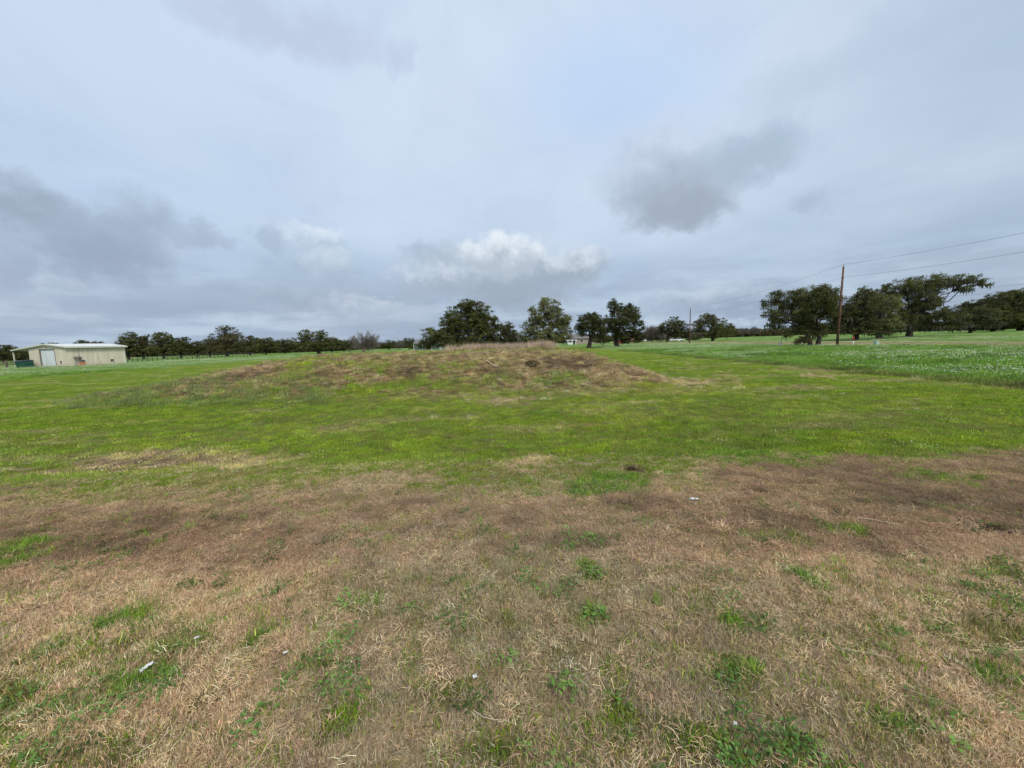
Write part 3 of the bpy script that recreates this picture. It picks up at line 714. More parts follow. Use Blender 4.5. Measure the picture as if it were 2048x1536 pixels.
def tree(kind, label, u, y, lobes, fork=.22, leaf=.3, dens=1.0, mat=None, bark=None, group=None, trunk_r=None, seed=0, base_v=None,
         lean=0.0, moss=0, bare=False, trunks=1, spread_y=.85, gap=1.0, cat='tree', clump=1.0, sides=7):
    """lobes: (u, v, ru, rv) of the crown's masses as seen, rebuilt at true size round the trunk at distance y"""
    rg = np.random.default_rng(900 + seed)
    x0, _, z0 = on_ground(u, y); z0 -= .08
    L = []
    for q, l in enumerate(lobes):
        c = P(l[0], l[1], y); rx = l[2] / FOC * y; rz = l[3] / FOC * y
        yo = l[4] if len(l) > 4 else rg.uniform(-.4, .4) * rx
        L.append((np.array([c[0] - x0, yo, c[2] - z0]), rx, rz))
    top = max(c[2] + rz for c, rx, rz in L); wide = max(abs(c[0]) + rx for c, rx, rz in L)
    root = empty(kind, (x0, y, z0), label, cat, group)
    tr = trunk_r or (.035 * top + .018 * wide)
    fk = np.array([lean * top * fork, 0, top * fork])
    A = Acc(); Lf = Acc(); Ms = Acc()
    for tk in range(trunks):
        off = np.array([0 if trunks == 1 else (tk - (trunks - 1) / 2) * tr * 2.4, 0, 0]); f2 = fk + off * 1.8
        pts = bez(off + [0, 0, -.3], f2, 0, 6, .012, rg); rr = tr / math.sqrt(trunks) * np.array([1.35, 1.05, .92, .85, .8, .8])
        V, F = tube_np(pts, rr, sides + 2); A.add(V, F)
    for q, (c, rx, rz) in enumerate(L):
        f2 = fk + (np.array([(q % trunks - (trunks - 1) / 2) * tr * 4, 0, 0]) if trunks > 1 else 0)
        vol = rx * rz
        lr = tr * .55 * min(1, .35 + math.sqrt(vol) / top)
        limb = bez(f2 - [0, 0, tr * .5], c - [0, 0, rz * .25], .25 if c[2] > fk[2] * 1.6 else .5, 7, .03, rg)
        V, F = tube_np(limb, np.linspace(lr, lr * .35, 7), sides); A.add(V, F)
        sub = clump * .84 * (.55 + .06 * math.sqrt(vol)) ; ns = int(max(6, 2.1 * dens * rx * rz / (sub * sub) ** .9 * (1 + spread_y)))
        d = rg.normal(0, 1, (ns, 3)); d /= np.linalg.norm(d, axis=1)[:, None]
        r = rg.random(ns) ** (1 / 2.6)
        cen = d * r[:, None] * np.array([rx, rx * spread_y, rz]); 
        low = cen[:, 2] < -.55 * rz; cen[low, 2] *= .75
        cen = cen + c
        cen[:, 2] = np.maximum(cen[:, 2], .25 + rg.random(ns) * .5)
        nb = cen[rg.permutation(ns)[:min(ns, 46 if not bare else 90)]]
        for e in nb:
            t0 = int(np.argmin(np.linalg.norm(limb[2:] - e, axis=1))) + 2; s0 = limb[max(2, t0 - rg.integers(0, 3))]
            br = bez(s0, e, .2, 4 if not bare else 5, .05, rg); V, F = tube_np(br, np.linspace(lr * .28, .015 if not bare else .01, len(br)), 4); A.add(V, F)
        if not bare:
            shrink = .8 + .5 * (1 - r)
            sp = np.stack([sub * .62 * shrink, sub * .62 * shrink, sub * .36 * shrink], -1) * rg.uniform(.6, 1.3, (ns, 1))
            lf = leaf * (.62 if y < 130 else .7); nl = int(max(8, 24 * (sub / lf) ** 2 * .22 * dens / gap))
            V, F, cc_ = leaf_tris(cen, sp, nl, lf, rg); Lf.add(V, F, cc_)
            if moss:
                mm = cen[rg.random(ns) < moss]
                mm = mm[mm[:, 2] < c[2] + rz * .3]
                if len(mm):
                    K = len(mm); n_ = 7; cc2 = np.repeat(mm, n_, 0) + rg.normal(0, 1, (K * n_, 3)) * [sub * .6, sub * .6, .15]
                    ln = rg.uniform(.3, 1.25, (K * n_, 1)); a = rg.random(K * n_) * 6.28; s_ = np.stack([np.cos(a), np.sin(a), 0 * a], -1) * rg.uniform(.05, .15, (K * n_, 1))
                    dn = np.array([0, 0, -1.]) * ln
                    V = np.stack([cc2 - s_, cc2 + s_, cc2 + s_ * .9 + dn * .5, cc2 + dn, cc2 - s_ * .9 + dn * .5], 1).reshape(-1, 3)
                    F = np.arange(len(V)).reshape(-1, 5); Ms.add(V, F, np.repeat(rg.uniform(.6, 1.3, K * n_), 5)[:, None] * np.ones(3))
        else:
            K = len(cen); n_ = int(26 * dens); o_ = np.repeat(cen, n_, 0) + rg.normal(0, sub * .45, (K * n_, 3))
            dr = (o_ - (fk + [0, 0, top * .1])); dr /= np.linalg.norm(dr, axis=1)[:, None]; dr += rg.normal(0, .35, dr.shape) + [0, 0, .25]
            ln = rg.uniform(.4, 1.3, (K * n_, 1)) * clump; sd = np.cross(dr, rg.normal(0, 1, dr.shape)); sd /= np.linalg.norm(sd, axis=1)[:, None] + 1e-6
            V = np.stack([o_ - sd * leaf * .5, o_ + sd * leaf * .5, o_ + dr * ln], 1).reshape(-1, 3)
            F = np.arange(len(V)).reshape(-1, 3); Lf.add(V, F, np.repeat(rg.uniform(.7, 1.3, K * n_), 3)[:, None] * np.ones(3))
    link('trunk', A.mesh('trunk', bark or (M_BARKG if bare else M_BARK), True), root)
    link('crown', Lf.mesh('crown', mat or (M_TWIG if bare else M_LEAF)), root)
    if Ms.V: link('hanging_moss', Ms.mesh('hanging_moss', M_MOSS), root, kind='stuff')
    return root
GO = 'live oaks standing in the field'
# the centre group
tree('live_oak_tree', 'broad dark oak with domed crown and low left limbs, left of the mound crest reeds', 945, 100,
     [(925, 640, 42, 34), (955, 632, 32, 34), (968, 655, 24, 28), (900, 652, 26, 26), (945, 678, 50, 26), (898, 682, 34, 18), (985, 684, 14, 16),
      (868, 672, 26, 18), (852, 690, 16, 10), (935, 612, 18, 14), (990, 650, 10, 22)], seed=1, group=GO, leaf=.34, dens=1.15, fork=.2, lean=.02)
tree('live_oak_tree', 'small grey mossy oak set back between two larger centre oaks', 1012, 125,
     [(1012, 668, 26, 24), (1000, 682, 22, 16), (1030, 680, 16, 20), (1014, 655, 14, 12)], seed=2, group=GO, leaf=.34, mat=M_LEAFB, moss=.3)
tree('live_oak_tree', 'pale green tall oak with airy pointed crown behind the reeds', 1098, 98,
     [(1094, 622, 28, 24), (1078, 640, 26, 20), (1115, 638, 24, 22), (1090, 604, 12, 10), (1062, 664, 22, 24), (1096, 668, 36, 24), (1128, 664, 18, 28),
      (1060, 690, 12, 8), (1136, 640, 6, 12), (1062, 620, 10, 8)], seed=3, group=GO, leaf=.32, mat=M_LEAFL, dens=.95, moss=.15)
tree('live_oak_tree', 'smaller dark oak with leaning forked trunk, left of the taller round oak', 1177, 98,
     [(1172, 645, 22, 18), (1190, 650, 22, 22), (1162, 662, 14, 14), (1200, 668, 22, 16), (1180, 634, 18, 8)], seed=4, group=GO, leaf=.32, mat=M_LEAFD, fork=.34, lean=.22, trunk_r=.55, dens=1.1)
tree('live_oak_tree', 'tall dark oak with lobed crown and drooping right side', 1233, 101,
     [(1232, 614, 15, 14), (1262, 622, 20, 16), (1240, 638, 32, 20), (1266, 652, 20, 26), (1218, 655, 24, 18), (1238, 668, 20, 16), (1272, 676, 16, 14), (1225, 604, 8, 6), (1252, 680, 14, 10)],
     seed=5, group=GO, leaf=.32, mat=M_LEAFD, fork=.3, lean=-.05, trunk_r=.6, dens=1.15)
tree('evergreen_shrub', 'low dark thicket between the two trunks right of the mound', 1206, 118, [(1195, 680, 15, 8), (1212, 680, 17, 8), (1205, 675, 12, 8)], seed=6, fork=.1, mat=M_LEAFD, cat='shrub', trunk_r=.15)
tree('live_oak_tree', 'dark wind-shaped oak with bent trunk, left of the small far pole', 1334, 150,
     [(1350, 645, 16, 12), (1334, 654, 20, 12), (1362, 656, 16, 14), (1322, 662, 10, 12), (1374, 668, 10, 10), (1352, 668, 18, 8)], seed=7, group=GO, leaf=.4, mat=M_LEAFD, fork=.3, lean=.12)
tree('live_oak_tree', 'wide rounded oak reaching the ground, right of the small far pole', 1425, 145,
     [(1415, 642, 20, 14), (1438, 650, 20, 16), (1400, 655, 16, 16), (1455, 664, 16, 14), (1428, 666, 30, 15), (1418, 632, 10, 7), (1463, 658, 8, 12), (1395, 674, 10, 7)],
     seed=8, group=GO, leaf=.4, mat=M_LEAF, fork=.2)
# right-hand group
tree('live_oak_tree', 'spreading oak with ragged left side and brushy base beside the utility pole', 1628, 64,
     [(1560, 600, 28, 20), (1600, 596, 30, 22), (1640, 594, 26, 24), (1548, 625, 22, 18), (1590, 628, 34, 22), (1630, 630, 34, 26), (1555, 648, 14, 14), (1572, 668, 12, 10), (1656, 620, 20, 26), (1540, 645, 8, 12), (1612, 655, 26, 16), (1645, 660, 22, 20), (1618, 600, 44, 26)],
     seed=9, group=GO, leaf=.22, dens=1.0, fork=.30, lean=-.05, trunks=2, trunk_r=.5, moss=.12, gap=.9)
tree('evergreen_shrub', 'tangled brush pile at the foot of the double-trunked oak', 1608, 62.5, [(1604, 680, 15, 9), (1618, 676, 12, 10), (1596, 684, 8, 6)], seed=10, fork=.1, leaf=.16, mat=M_LEAFB, cat='shrub', trunk_r=.1, clump=.6)
tree('live_oak_tree', 'dense shaded oak directly behind the tall utility pole', 1712, 84,
     [(1700, 612, 40, 22), (1725, 600, 26, 18), (1690, 640, 40, 26), (1725, 640, 34, 28), (1742, 620, 26, 20), (1672, 650, 18, 18), (1725, 584, 14, 10), (1705, 660, 34, 12), (1760, 665, 26, 10), (1660, 600, 24, 20), (1668, 630, 22, 26)], seed=11, group=GO, leaf=.28, mat=M_LEAFD, fork=.2, moss=.1)
tree('live_oak_tree', 'olive oak with drooping skirt, just left of the mossy spreading oak', 1758, 86,
     [(1740, 592, 20, 14), (1765, 610, 26, 22), (1752, 640, 30, 24), (1782, 650, 22, 18), (1730, 655, 22, 14)], seed=12, group=GO, leaf=.28, mat=M_LEAFL, fork=.2, moss=.25)
tree('live_oak_tree', 'huge mossy oak with flared trunk and long limb reaching right', 1820, 90,
     [(1800, 580, 40, 20), (1840, 570, 34, 20), (1868, 565, 18, 16), (1780, 605, 30, 22), (1825, 605, 40, 26), (1868, 600, 26, 22), (1910, 562, 26, 14), (1940, 560, 22, 12), (1962, 566, 14, 9),
      (1855, 632, 44, 18), (1900, 628, 34, 16), (1800, 635, 30, 14), (1930, 578, 22, 6), (1870, 652, 40, 9), (1915, 650, 22, 9), (1760, 600, 30, 22), (1790, 640, 36, 20)],
     seed=13, group=GO, leaf=.28, dens=.95, fork=.28, trunk_r=.62, moss=.4, gap=.95)
tree('live_oak_tree', 'low moss-draped oak at the right end of the long limb', 1940, 110,
     [(1925, 640, 26, 18), (1955, 632, 26, 22), (1940, 652, 30, 10), (1975, 645, 24, 16)], seed=14, group=GO, leaf=.34, mat=M_LEAFD, moss=.3)
for q, (uu, ll) in enumerate([(1985, [(1975, 622, 30, 24), (1995, 612, 30, 22), (1990, 645, 36, 16), (1950, 628, 22, 18), (1975, 655, 50, 8), (1955, 612, 22, 14), (2015, 630, 30, 24)]), (2040, [(2030, 602, 32, 20), (2050, 610, 34, 26), (2040, 640, 44, 20), (2085, 615, 40, 30), (2000, 650, 40, 12), (2010, 600, 26, 18), (2055, 590, 34, 14), (1985, 632, 50, 20)])]):
    tree('live_oak_tree', ['dense rounded oak second from the right edge of the picture', 'dense rounded oak rising at the far right edge'][q], uu, 125, ll, seed=20 + q, group='dense oaks at the right edge', leaf=.38, mat=[M_LEAFD, M_LEAF][q], dens=1.25, fork=.15)
# ---- left tree line (crown top, half width, distance, kind)
LT = [
 (8, 690, 30, 150, 'dark evergreen tree at the very left edge, left of the lean-to', M_LEAFD), (48, 700, 24, 150, 'low dark tree seen through the open lean-to', M_LEAFD),
 (98, 686, 28, 155, 'low grey brown tree just above the gable of the shed', M_LEAFB), (163, 680, 22, 150, 'dark flat-topped tree above the left part of the shed roof', M_LEAFD),
 (200, 682, 20, 155, 'brownish flat tree above the right part of the shed roof', M_LEAFB),
 (258, 664, 24, 140, 'ragged dark tree just right of the shed', M_LEAF), (288, 668, 18, 142, 'narrow upright tree, second from the right end of the shed', M_LEAFB),
 (328, 664, 30, 140, 'broad dark tree with spiky top behind the wire fence', M_LEAF), (362, 674, 22, 150, 'dark tree right of the spiky-topped one', M_LEAFD),
 (395, 682, 20, 155, 'low dark tree left of the tall domed oak', M_LEAFD), (420, 678, 22, 160, 'brown tinged tree under the left side of the domed oak', M_LEAFB),
 (500, 672, 26, 165, 'olive tree under the right side of the domed oak', M_LEAFB), (532, 675, 28, 160, 'dark rounded tree midway along the left tree line', M_LEAF),
 (570, 678, 22, 170, 'low dark tree left of the twin-crowned oak', M_LEAFD), (664, 676, 28, 165, 'dark sloping tree right of the twin-crowned oak', M_LEAFD), (688, 684, 20, 175, 'low dark tree at the right end of the left tree line', M_LEAFD)]
for q, (uu, tv, hw, yy, lb, mt) in enumerate(LT):
    rr = random.Random(q); hv = 711 - uu * .02 - tv
    lobes = [(uu + rr.uniform(-.15, .15) * hw, tv + hv * .28, hw * .62, hv * .28), (uu - hw * .45, tv + hv * .52, hw * .55, hv * .32), (uu + hw * .45, tv + hv * .5, hw * .55, hv * .32),
             (uu, tv + hv * .72, hw * .95, hv * .26), (uu + hw * .3, tv + hv * .88, hw * .9, hv * .14), (uu - hw * .4, tv + hv * .86, hw * .8, hv * .14), (uu + rr.uniform(-.6, .6) * hw, tv + hv * .12, hw * .25, hv * .12)]
    tree('field_tree', lb, uu, yy, lobes, seed=40 + q, group='trees of the left tree line', leaf=.42, mat=mt, fork=.2, dens=.95, clump=1.0, sides=5)
tree('live_oak_tree', 'tall domed oak with airy crown in the left tree line', 455, 148, [(452, 668, 26, 14), (440, 680, 30, 16), (474, 682, 26, 16), (455, 696, 44, 13), (452, 657, 16, 6)], seed=70, group='trees of the left tree line', leaf=.4, dens=.8, mat=M_LEAFB, fork=.3)
tree('live_oak_tree', 'twin-crowned oak with visible trunk in the left tree line', 638, 140, [(612, 672, 18, 11), (600, 684, 20, 12), (640, 672, 20, 12), (655, 684, 22, 12), (630, 690, 32, 12), (612, 662, 9, 4)], seed=71, group='trees of the left tree line', leaf=.4, dens=.9, mat=M_LEAF, fork=.25, trunk_r=.7)
GB = 'bare winter trees'
tree('bare_tree', 'leafless grey tree standing alone right of the left tree line', 728, 130, [(732, 678, 22, 14), (720, 688, 18, 12), (742, 686, 16, 12), (728, 694, 20, 8)], seed=72, bare=True, group=GB, leaf=.05, dens=.9, fork=.15, trunk_r=.5)
tree('bare_tree', 'faint leafless tree left of the lone grey one', 700, 185, [(700, 690, 18, 11), (706, 682, 12, 8)], seed=73, bare=True, group=GB, leaf=.06, dens=.8)
tree('bare_tree', 'small leafless tree just right of the lone grey one', 745, 150, [(746, 692, 9, 9)], seed=74, bare=True, group=GB, leaf=.05, dens=.8)
tree('field_tree', 'far dark tree left of the thin distant post', 778, 210, [(778, 688, 18, 8), (772, 693, 14, 6)], seed=75, group='far trees behind the field', leaf=.5, mat=M_LEAFD)
tree('field_tree', 'far dark rounded tree right of the thin distant post', 818, 210, [(818, 684, 15, 9), (826, 692, 12, 7)], seed=76, group='far trees behind the field', leaf=.5, mat=M_LEAFD)
tree('bare_tree', 'far grey leafless tree between two dark far trees', 800, 215, [(799, 690, 12, 8)], seed=77, bare=True, group=GB, leaf=.07)
tree('bare_tree', 'wide brown leafless thicket tree behind the wind-shaped oak', 1305, 190, [(1306, 668, 18, 13), (1296, 675, 14, 8), (1320, 674, 12, 9)], seed=78, bare=True, group=GB, leaf=.08, dens=1.7)
tree('bare_tree', 'brown leafless tree behind the small far pole', 1388, 190, [(1386, 672, 18, 9)], seed=79, bare=True, group=GB, leaf=.07, dens=1.3)
tree('bare_tree', 'pale leafless tree rising above the far treeline, right of the wide rounded oak', 1507, 260, [(1507, 662, 10, 7)], seed=80, bare=True, group=GB, leaf=.08, dens=1.0)
tree('bare_tree', 'pale leafless tree at the left end of the far treeline gap', 1486, 260, [(1486, 664, 9, 6)], seed=81, bare=True, group=GB, leaf=.08, dens=.9)
# far wood reading as one mass
def wood(name, label, u0, u1, y, vt, vb, n, mat, leaf=.7, depth=14, seed=0):
    rg = np.random.default_rng(seed); uu = rg.uniform(u0, u1, n)
    xs = np.array([P(a, 690, y)[0] for a in np.linspace(u0, u1, 40)]); x = np.interp(uu, np.linspace(u0, u1, 40), xs)
    yy = y + rg.uniform(-depth, depth, n)
    ht = (vb - vt) / FOC * y; prof = .55 + .75 * fbm(x, x * 0 + y, .13, 300 + seed, 4)
    z = H(x, yy) + ht * prof * rg.random(n) ** .8
    V, F, c = leaf_tris(np.column_stack([x, yy, z]), np.full((n, 3), .5), 5, leaf, rg)
    link(name, mesh_np(name, V, [F], mat, c), kind='stuff', label=label)
wood('far_wood', 'dark far wood along the horizon behind the left fields', -60, 700, 230, 688, 706, 9000, M_LEAFD, .9, seed=1)
wood('far_wood', 'greyish far wood behind the open field in the middle', 690, 1340, 300, 682, 693, 8000, M_LEAFB, 1.1, seed=2)
wood('far_wood', 'low grey treeline beyond the road on the right', 1280, 2120, 280, 656, 671, 9000, M_LEAFB, 1.0, seed=3)

# ------------------------------------------------------------------ metal shed
M_WALL = sheet_metal('beige_metal_wall', (.66, .605, .49)); M_TRIM = simple('pale_trim', (.60, .58, .50), .5, .35, .08, 2)
M_ROOF = simple('pale_metal_roof', (.62, .64, .64), .45, .4, .1, 1); M_DOOR = sheet_metal('white_roller_door', (.66, .70, .74))
M_DARK = simple('dark_recess', (.03, .03, .03), .7, .2, .2, 2); M_POSTW = simple('weathered_wood', (.16, .135, .11), .95, .1, .35, 3)
sx, sy = P(135, 732, 75)[0], 75.0; sz = P(135, 732, 75)[2]
th = math.atan2(.22, .975)            # the side wall runs back at this angle
SH = empty('metal_shed', (sx, sy, sz), 'beige metal shed with white roller door and open lean-to on its left', 'shed', rz=-th)
# local frame: front wall along -x (0..-10.1), side wall along +y (0..9.6)
Wd, Ln, EH, RH = 10.1, 9.6, 3.74, 4.28
MB().prism([(-Wd, 0), (-Wd, EH), (-Wd / 2, RH), (0, EH), (0, 0), (-2.98, 0), (-2.98, 3.3), (-7.0, 3.3), (-7.0, 0)], 1, 0, .12).build('front_wall', M_WALL, SH)
MB().box(-.12, 0, .12, Ln, 0, EH).build('side_wall', M_WALL, SH)
MB().box(-Wd, -Wd + .12, .12, Ln, 0, EH).build('side_wall', M_WALL, SH)
MB().prism([(-Wd + .12, 0), (-Wd + .12, EH), (-Wd / 2, RH), (-.12, EH), (-.12, 0)], 1, Ln - .12, Ln).build('rear_wall', M_WALL, SH)
nrib = 26
rb = MB()
for q in range(nrib): 
    yy = .3 + q * (Ln - .5) / nrib; rb.box(.001, .022, yy, yy + .05, .05, EH - .15)
for q in range(25):
    xx = -.35 - q * .395
    if -7.1 < xx < -2.9: continue
    rb.box(xx - .05, xx, -.022, -.001, .05, EH - .1)
rb.build('wall_ribs', M_WALL, SH, kind='stuff')
rs = (RH - EH) / (Wd / 2)
MB().prism([(-Wd / 2, RH), (-Wd / 2, RH + .09), (.35, EH - .35 * rs + .09), (.35, EH - .35 * rs)], 1, -.3, Ln + .3).build('roof_slope', M_ROOF, SH)
MB().prism([(-Wd / 2, RH), (-Wd / 2, RH + .09), (-14.6, EH - 4.5 * rs + .09), (-14.6, EH - 4.5 * rs)], 1, -.3, Ln + .3).build('roof_slope', M_ROOF, SH)
fa = MB(); fa.prism([(-Wd / 2, RH - .14), (-Wd / 2, RH + .10), (.38, EH - .38 * rs + .10), (.38, EH - .38 * rs - .14)], 1, -.34, -.303)
fa.prism([(-Wd / 2, RH - .14), (-Wd / 2, RH + .10), (-14.63, EH - 4.53 * rs + .10), (-14.63, EH - 4.53 * rs - .14)], 1, -.34, -.303)
fa.build('fascia', M_TRIM, SH)
MB().box(.353, .47, -.34, Ln + .34, EH - .28, EH - .05).build('gutter', M_TRIM, SH)
MB().box(.0, .05, Ln - .22, Ln + .03, 0, EH - .05).build('corner_trim', M_TRIM, SH)
for yy in (4.7,): MB().box(.03, .12, yy, yy + .1, .05, EH - .28).build('downspout', M_TRIM, SH)
MB().box(.024, .03, 1.95, 1.99, .05, EH - .2).build('wall_seam', M_DARK, SH)
dr = MB()
for q in range(11): dr.box(-6.98, -3.0, .135 + (q % 2) * .004, .16, q * .3, q * .3 + .296)
dr.build('roller_door', M_DOOR, SH)
tr_ = MB(); tr_.box(-7.12, -7.0, -.05, .12, 0, 3.42); tr_.box(-2.98, -2.86, -.05, .12, 0, 3.42); tr_.box(-7.0, -2.98, -.05, .12, 3.3, 3.42); tr_.build('door_frame', simple('grey_trim', (.22, .2, .2), .6, .2, .1, 2), SH)
MB().box(-5.3, -4.85, -.1, -.023, 3.62, 3.74).build('wall_light', simple('brown_lamp', (.3, .2, .15), .5, .3, .1, 3), SH)
def vent(x, y, side):
    f = MB()
    if side: f.box(.023, .07, y - .33, y + .33, .42, .5); f.box(.023, .07, y - .33, y + .33, 1.0, 1.06); f.box(.023, .07, y - .33, y - .27, .5, 1.0); f.box(.023, .07, y + .27, y + .33, .5, 1.0); f.box(.023, .06, y - .02, y + .02, .5, 1.0)
    else: f.box(x - .33, x + .33, -.07, -.023, .42, .5); f.box(x - .33, x + .33, -.07, -.023, 1.0, 1.06); f.box(x - .33, x - .27, -.07, -.023, .5, 1.0); f.box(x + .27, x + .33, -.07, -.023, .5, 1.0); f.box(x - .02, x + .02, -.06, -.023, .5, 1.0)
    o = f.build('vent', M_TRIM, SH)
    if side: MB().box(.023, .035, y - .27, y + .27, .5, 1.0).build('louvre', M_DARK, o)
    else: MB().box(x - .27, x + .27, -.035, -.023, .5, 1.0).build('louvre', M_DARK, o)
vent(-1.5, 0, False); vent(0, 2.45, True); vent(0, 7.15, True)
for yy in (-.1, 4.6, 9.4): MB().box(-14.55, -14.4, yy, yy + .15, -.05, EH - 4.4 * rs - .01).build('lean_to_post', M_TRIM, SH)
MB().box(-14.5, -Wd - .01, -.1, .04, EH - 4.6 * rs - .22, EH - 4.6 * rs - .04).build('lean_to_beam', M_POSTW, SH)
# things by the shed
def loc_s(x, y, z=0):
    c, s = math.cos(-th), math.sin(-th); gx_, gy_ = sx + x * c - y * s, sy + x * s + y * c
    return (gx_, gy_, sz + z)
RK = empty('condenser_rack', loc_s(.25, 1.55), 'small grey equipment rack against the long wall of the shed', 'rack', rz=-th)
M_MET = simple('grey_metal', (.25, .25, .25), .5, .4, .15, 3, .3)
for yy in (-.42, .42): MB().box(-.04, .04, yy - .03, yy + .03, 0, 1.5).build('leg', M_MET, RK)
MB().box(-.18, .3, -.6, .6, 1.5, 1.56).build('shelf', M_MET, RK)
for k_ in range(4): MB().box(-.12, .22, -.5 + k_ * .28, -.3 + k_ * .28, 1.561, 1.8 - (k_ % 2) * .08).build('crate', M_MET, RK)
OB = empty('wooden_crate', loc_s(.9, 1.75), 'orange brown crate on the grass against the long shed wall', 'crate', rz=-th)
M_OR = simple('orange_wood', (.50, .22, .12), .8, .2, .2, 3)
for k_ in range(4): MB().box(-.25, .25, -.35, .35, .02 + k_ * .17, .17 + k_ * .17).build('board', M_OR, OB)
for yy in (-.37, .33): MB().box(.25, .29, yy, yy + .05, 0, .7).build('corner_post', M_OR, OB)
dxy = loc_s(-8.6, -1.5)
DG = empty('dumpster', (dxy[0], dxy[1], sz - .12), 'dark green metal dumpster left of the white roller door', 'dumpster', rz=-th)
M_DG = simple('dark_green_paint', (.015, .085, .06), .5, .4, .3, 2)
MB().prism([(-.75, .15), (-.9, 1.15), (.75, 1.35), (.8, .15)], 0, -1.0, 1.0).build('body', M_DG, DG, bevel=.02)
MB().prism([(-.98, 1.17), (-.98, 1.22), (.82, 1.43), (.82, 1.38)], 0, -1.05, -.02).build('lid', simple('dark_blue_plastic', (.02, .05, .12), .5, .4, .2, 2), DG)
MB().prism([(-.98, 1.17), (-.98, 1.22), (.82, 1.43), (.82, 1.38)], 0, .02, 1.05).build('lid', M_DARK, DG)
for xx in (-1.09, 1.01): MB().box(xx, xx + .08, -.5, .5, .65, .85).build('lift_sleeve', M_DG, DG)
for xx in (-.85, .85):
    for yy in (-.6, .6): MB().tube([(xx - .04, yy, .09), (xx + .04, yy, .09)], [.09, .09], 10).build('wheel', M_DARK, DG)

# ------------------------------------------------------------------ fences
def board_fence():
    root = empty('board_fence', (0, 0, 0), 'weathered wooden board fence at the far left behind the pale driveway', 'fence')
    us = [-12, 14, 36, 62]; pts = [on_ground(a, 73 + q * 1.2) for q, a in enumerate(us)]
    pts = [np.array(q) for q in pts]
    for q in pts: MB().box(q[0] - .12, q[0] + .12, q[1] - .12, q[1] + .12, q[2] - .2, q[2] + 1.45).build('post', M_POSTW, root)
    for a, b in zip(pts[:-1], pts[1:]):
        for hz in (1.15, .7):
            n = b - a; d = n / np.linalg.norm(n); 
            MB().add([a + d * .13 + [0, -.03, hz - .1], b - d * .13 + [0, -.03, hz - .1], b - d * .13 + [0, -.03, hz + .12], a + d * .13 + [0, -.03, hz + .12],
                      a + d * .13 + [0, .03, hz - .1], b - d * .13 + [0, .03, hz - .1], b - d * .13 + [0, .03, hz + .12], a + d * .13 + [0, .03, hz + .12]],
                     [(0, 1, 2, 3), (4, 7, 6, 5), (0, 4, 5, 1), (3, 2, 6, 7), (0, 3, 7, 4), (1, 5, 6, 2)]).build('rail', M_POSTW, root)
board_fence()
M_FPOST = simple('dark_fence_post', (.06, .05, .04), .9, .1, .3, 3); M_WIRE = simple('dark_wire', (.10, .10, .11), .6, .3, .1, 3)
def wire_fence(label, us, ys, h, pr, nw):
    pts = [np.array(on_ground(a, b)) for a, b in zip(us, ys)]
    root = empty('wire_fence', tuple(pts[0]), label, 'fence'); o = pts[0]
    for q in pts: MB().tube([q - o - [0, 0, .2], q - o + [0, 0, h]], [pr, pr * .9], 6).build('post', M_FPOST, root)
    for k_ in range(nw):
        z = h * (k_ + 1) / (nw + .15)
        MB().tube([q - o + [0, 0, z] for q in pts], [.028] * len(pts), 4).build('wire', M_WIRE, root)
n_ = 15; wire_fence('dark post and wire fence running right from the shed', list(np.linspace(256, 395, n_)), list(np.linspace(90, 112, n_)), 1.25, .06, 3)
n_ = 17; wire_fence('closely posted pen fence in front of the domed oak', list(np.linspace(392, 510, n_)), list(np.linspace(104, 122, n_)), 1.35, .055, 3)

# ------------------------------------------------------------------ utility poles and wires
M_POLE = simple('brown_pole', (.15, .085, .06), .9, .15, .35, 1.5); M_INS = simple('grey_insulator', (.3, .3, .3), .4, .5, .1, 4)
def upole(label, u, y, v_top, lean=0, cross=False):
    x, _, z = on_ground(u, y)
    root = empty('utility_pole', (x, y, z), label, 'utility pole', 'utility poles along the road')
    u2 = u; 
    for _ in range(8):
        pt = P(u2, v_top, y)
        e = pt[0] - (x + lean * (pt[2] - z)); u2 -= e / y * FOC
    h = pt[2] - z
    MB().tube([(0, 0, -.5), (lean * h * .5, 0, h * .5), (lean * h, 0, h)], [.19, .16, .12], 12).build('pole', M_POLE, root, smooth=True)
    MB().tube([(lean * h, 0, h), (lean * h, 0, h + .22), (lean * h, 0, h + .34)], [.03, .05, .02], 8).build('insulator', M_INS, root)
    MB().tube([(lean * h * .88, -.14, h * .865), (lean * h * .88, -.26, h * .865)], [.04, .05], 8).build('insulator', M_INS, root)
    return np.array([x + lean * h, y, z + h + .3]), np.array([x + lean * h * .88, y - .25, z + h * .865])
pA_t, pA_n = upole('tall brown utility pole beside the brushy oak on the right', 1674, 60, 533, .015)
pB_t, pB_n = upole('small distant utility pole between two rounded oaks', 1379, 120, 617, 0)
pC_t, pC_n = upole('thin far utility pole above the distant treeline', 1520, 235, 655, 0)
def wire(label, a, b, sag, r=.013, n=28, grp='power lines'):
    a = np.array(a); b = np.array(b); t = np.linspace(0, 1, n)[:, None]; p = a + (b - a) * t; p[:, 2] -= 4 * sag * (t * (1 - t))[:, 0]
    o = MB().tube(p - a, [r] * n, 5).build('power_line', M_WIRE, None, smooth=True); o.location = a
    o['label'] = label; o['category'] = 'power line'; o['group'] = grp
wire('topmost power line running right from the tall pole', pA_t, (50.5, 6, pA_t[2] - .2), 1.0)
wire('lower power line running right from the tall pole', pA_n, (50.3, 6, pA_n[2] - .1), 1.0)
wire('topmost power line running left from the tall pole to the small pole', pA_t, pB_t, .9)
wire('lower power line running left from the tall pole to the small pole', pA_n, pB_n, .9)
q0, q1, q2 = P(1465, 643, 150), P(1740, 601, 88), P(2050, 565, 60)
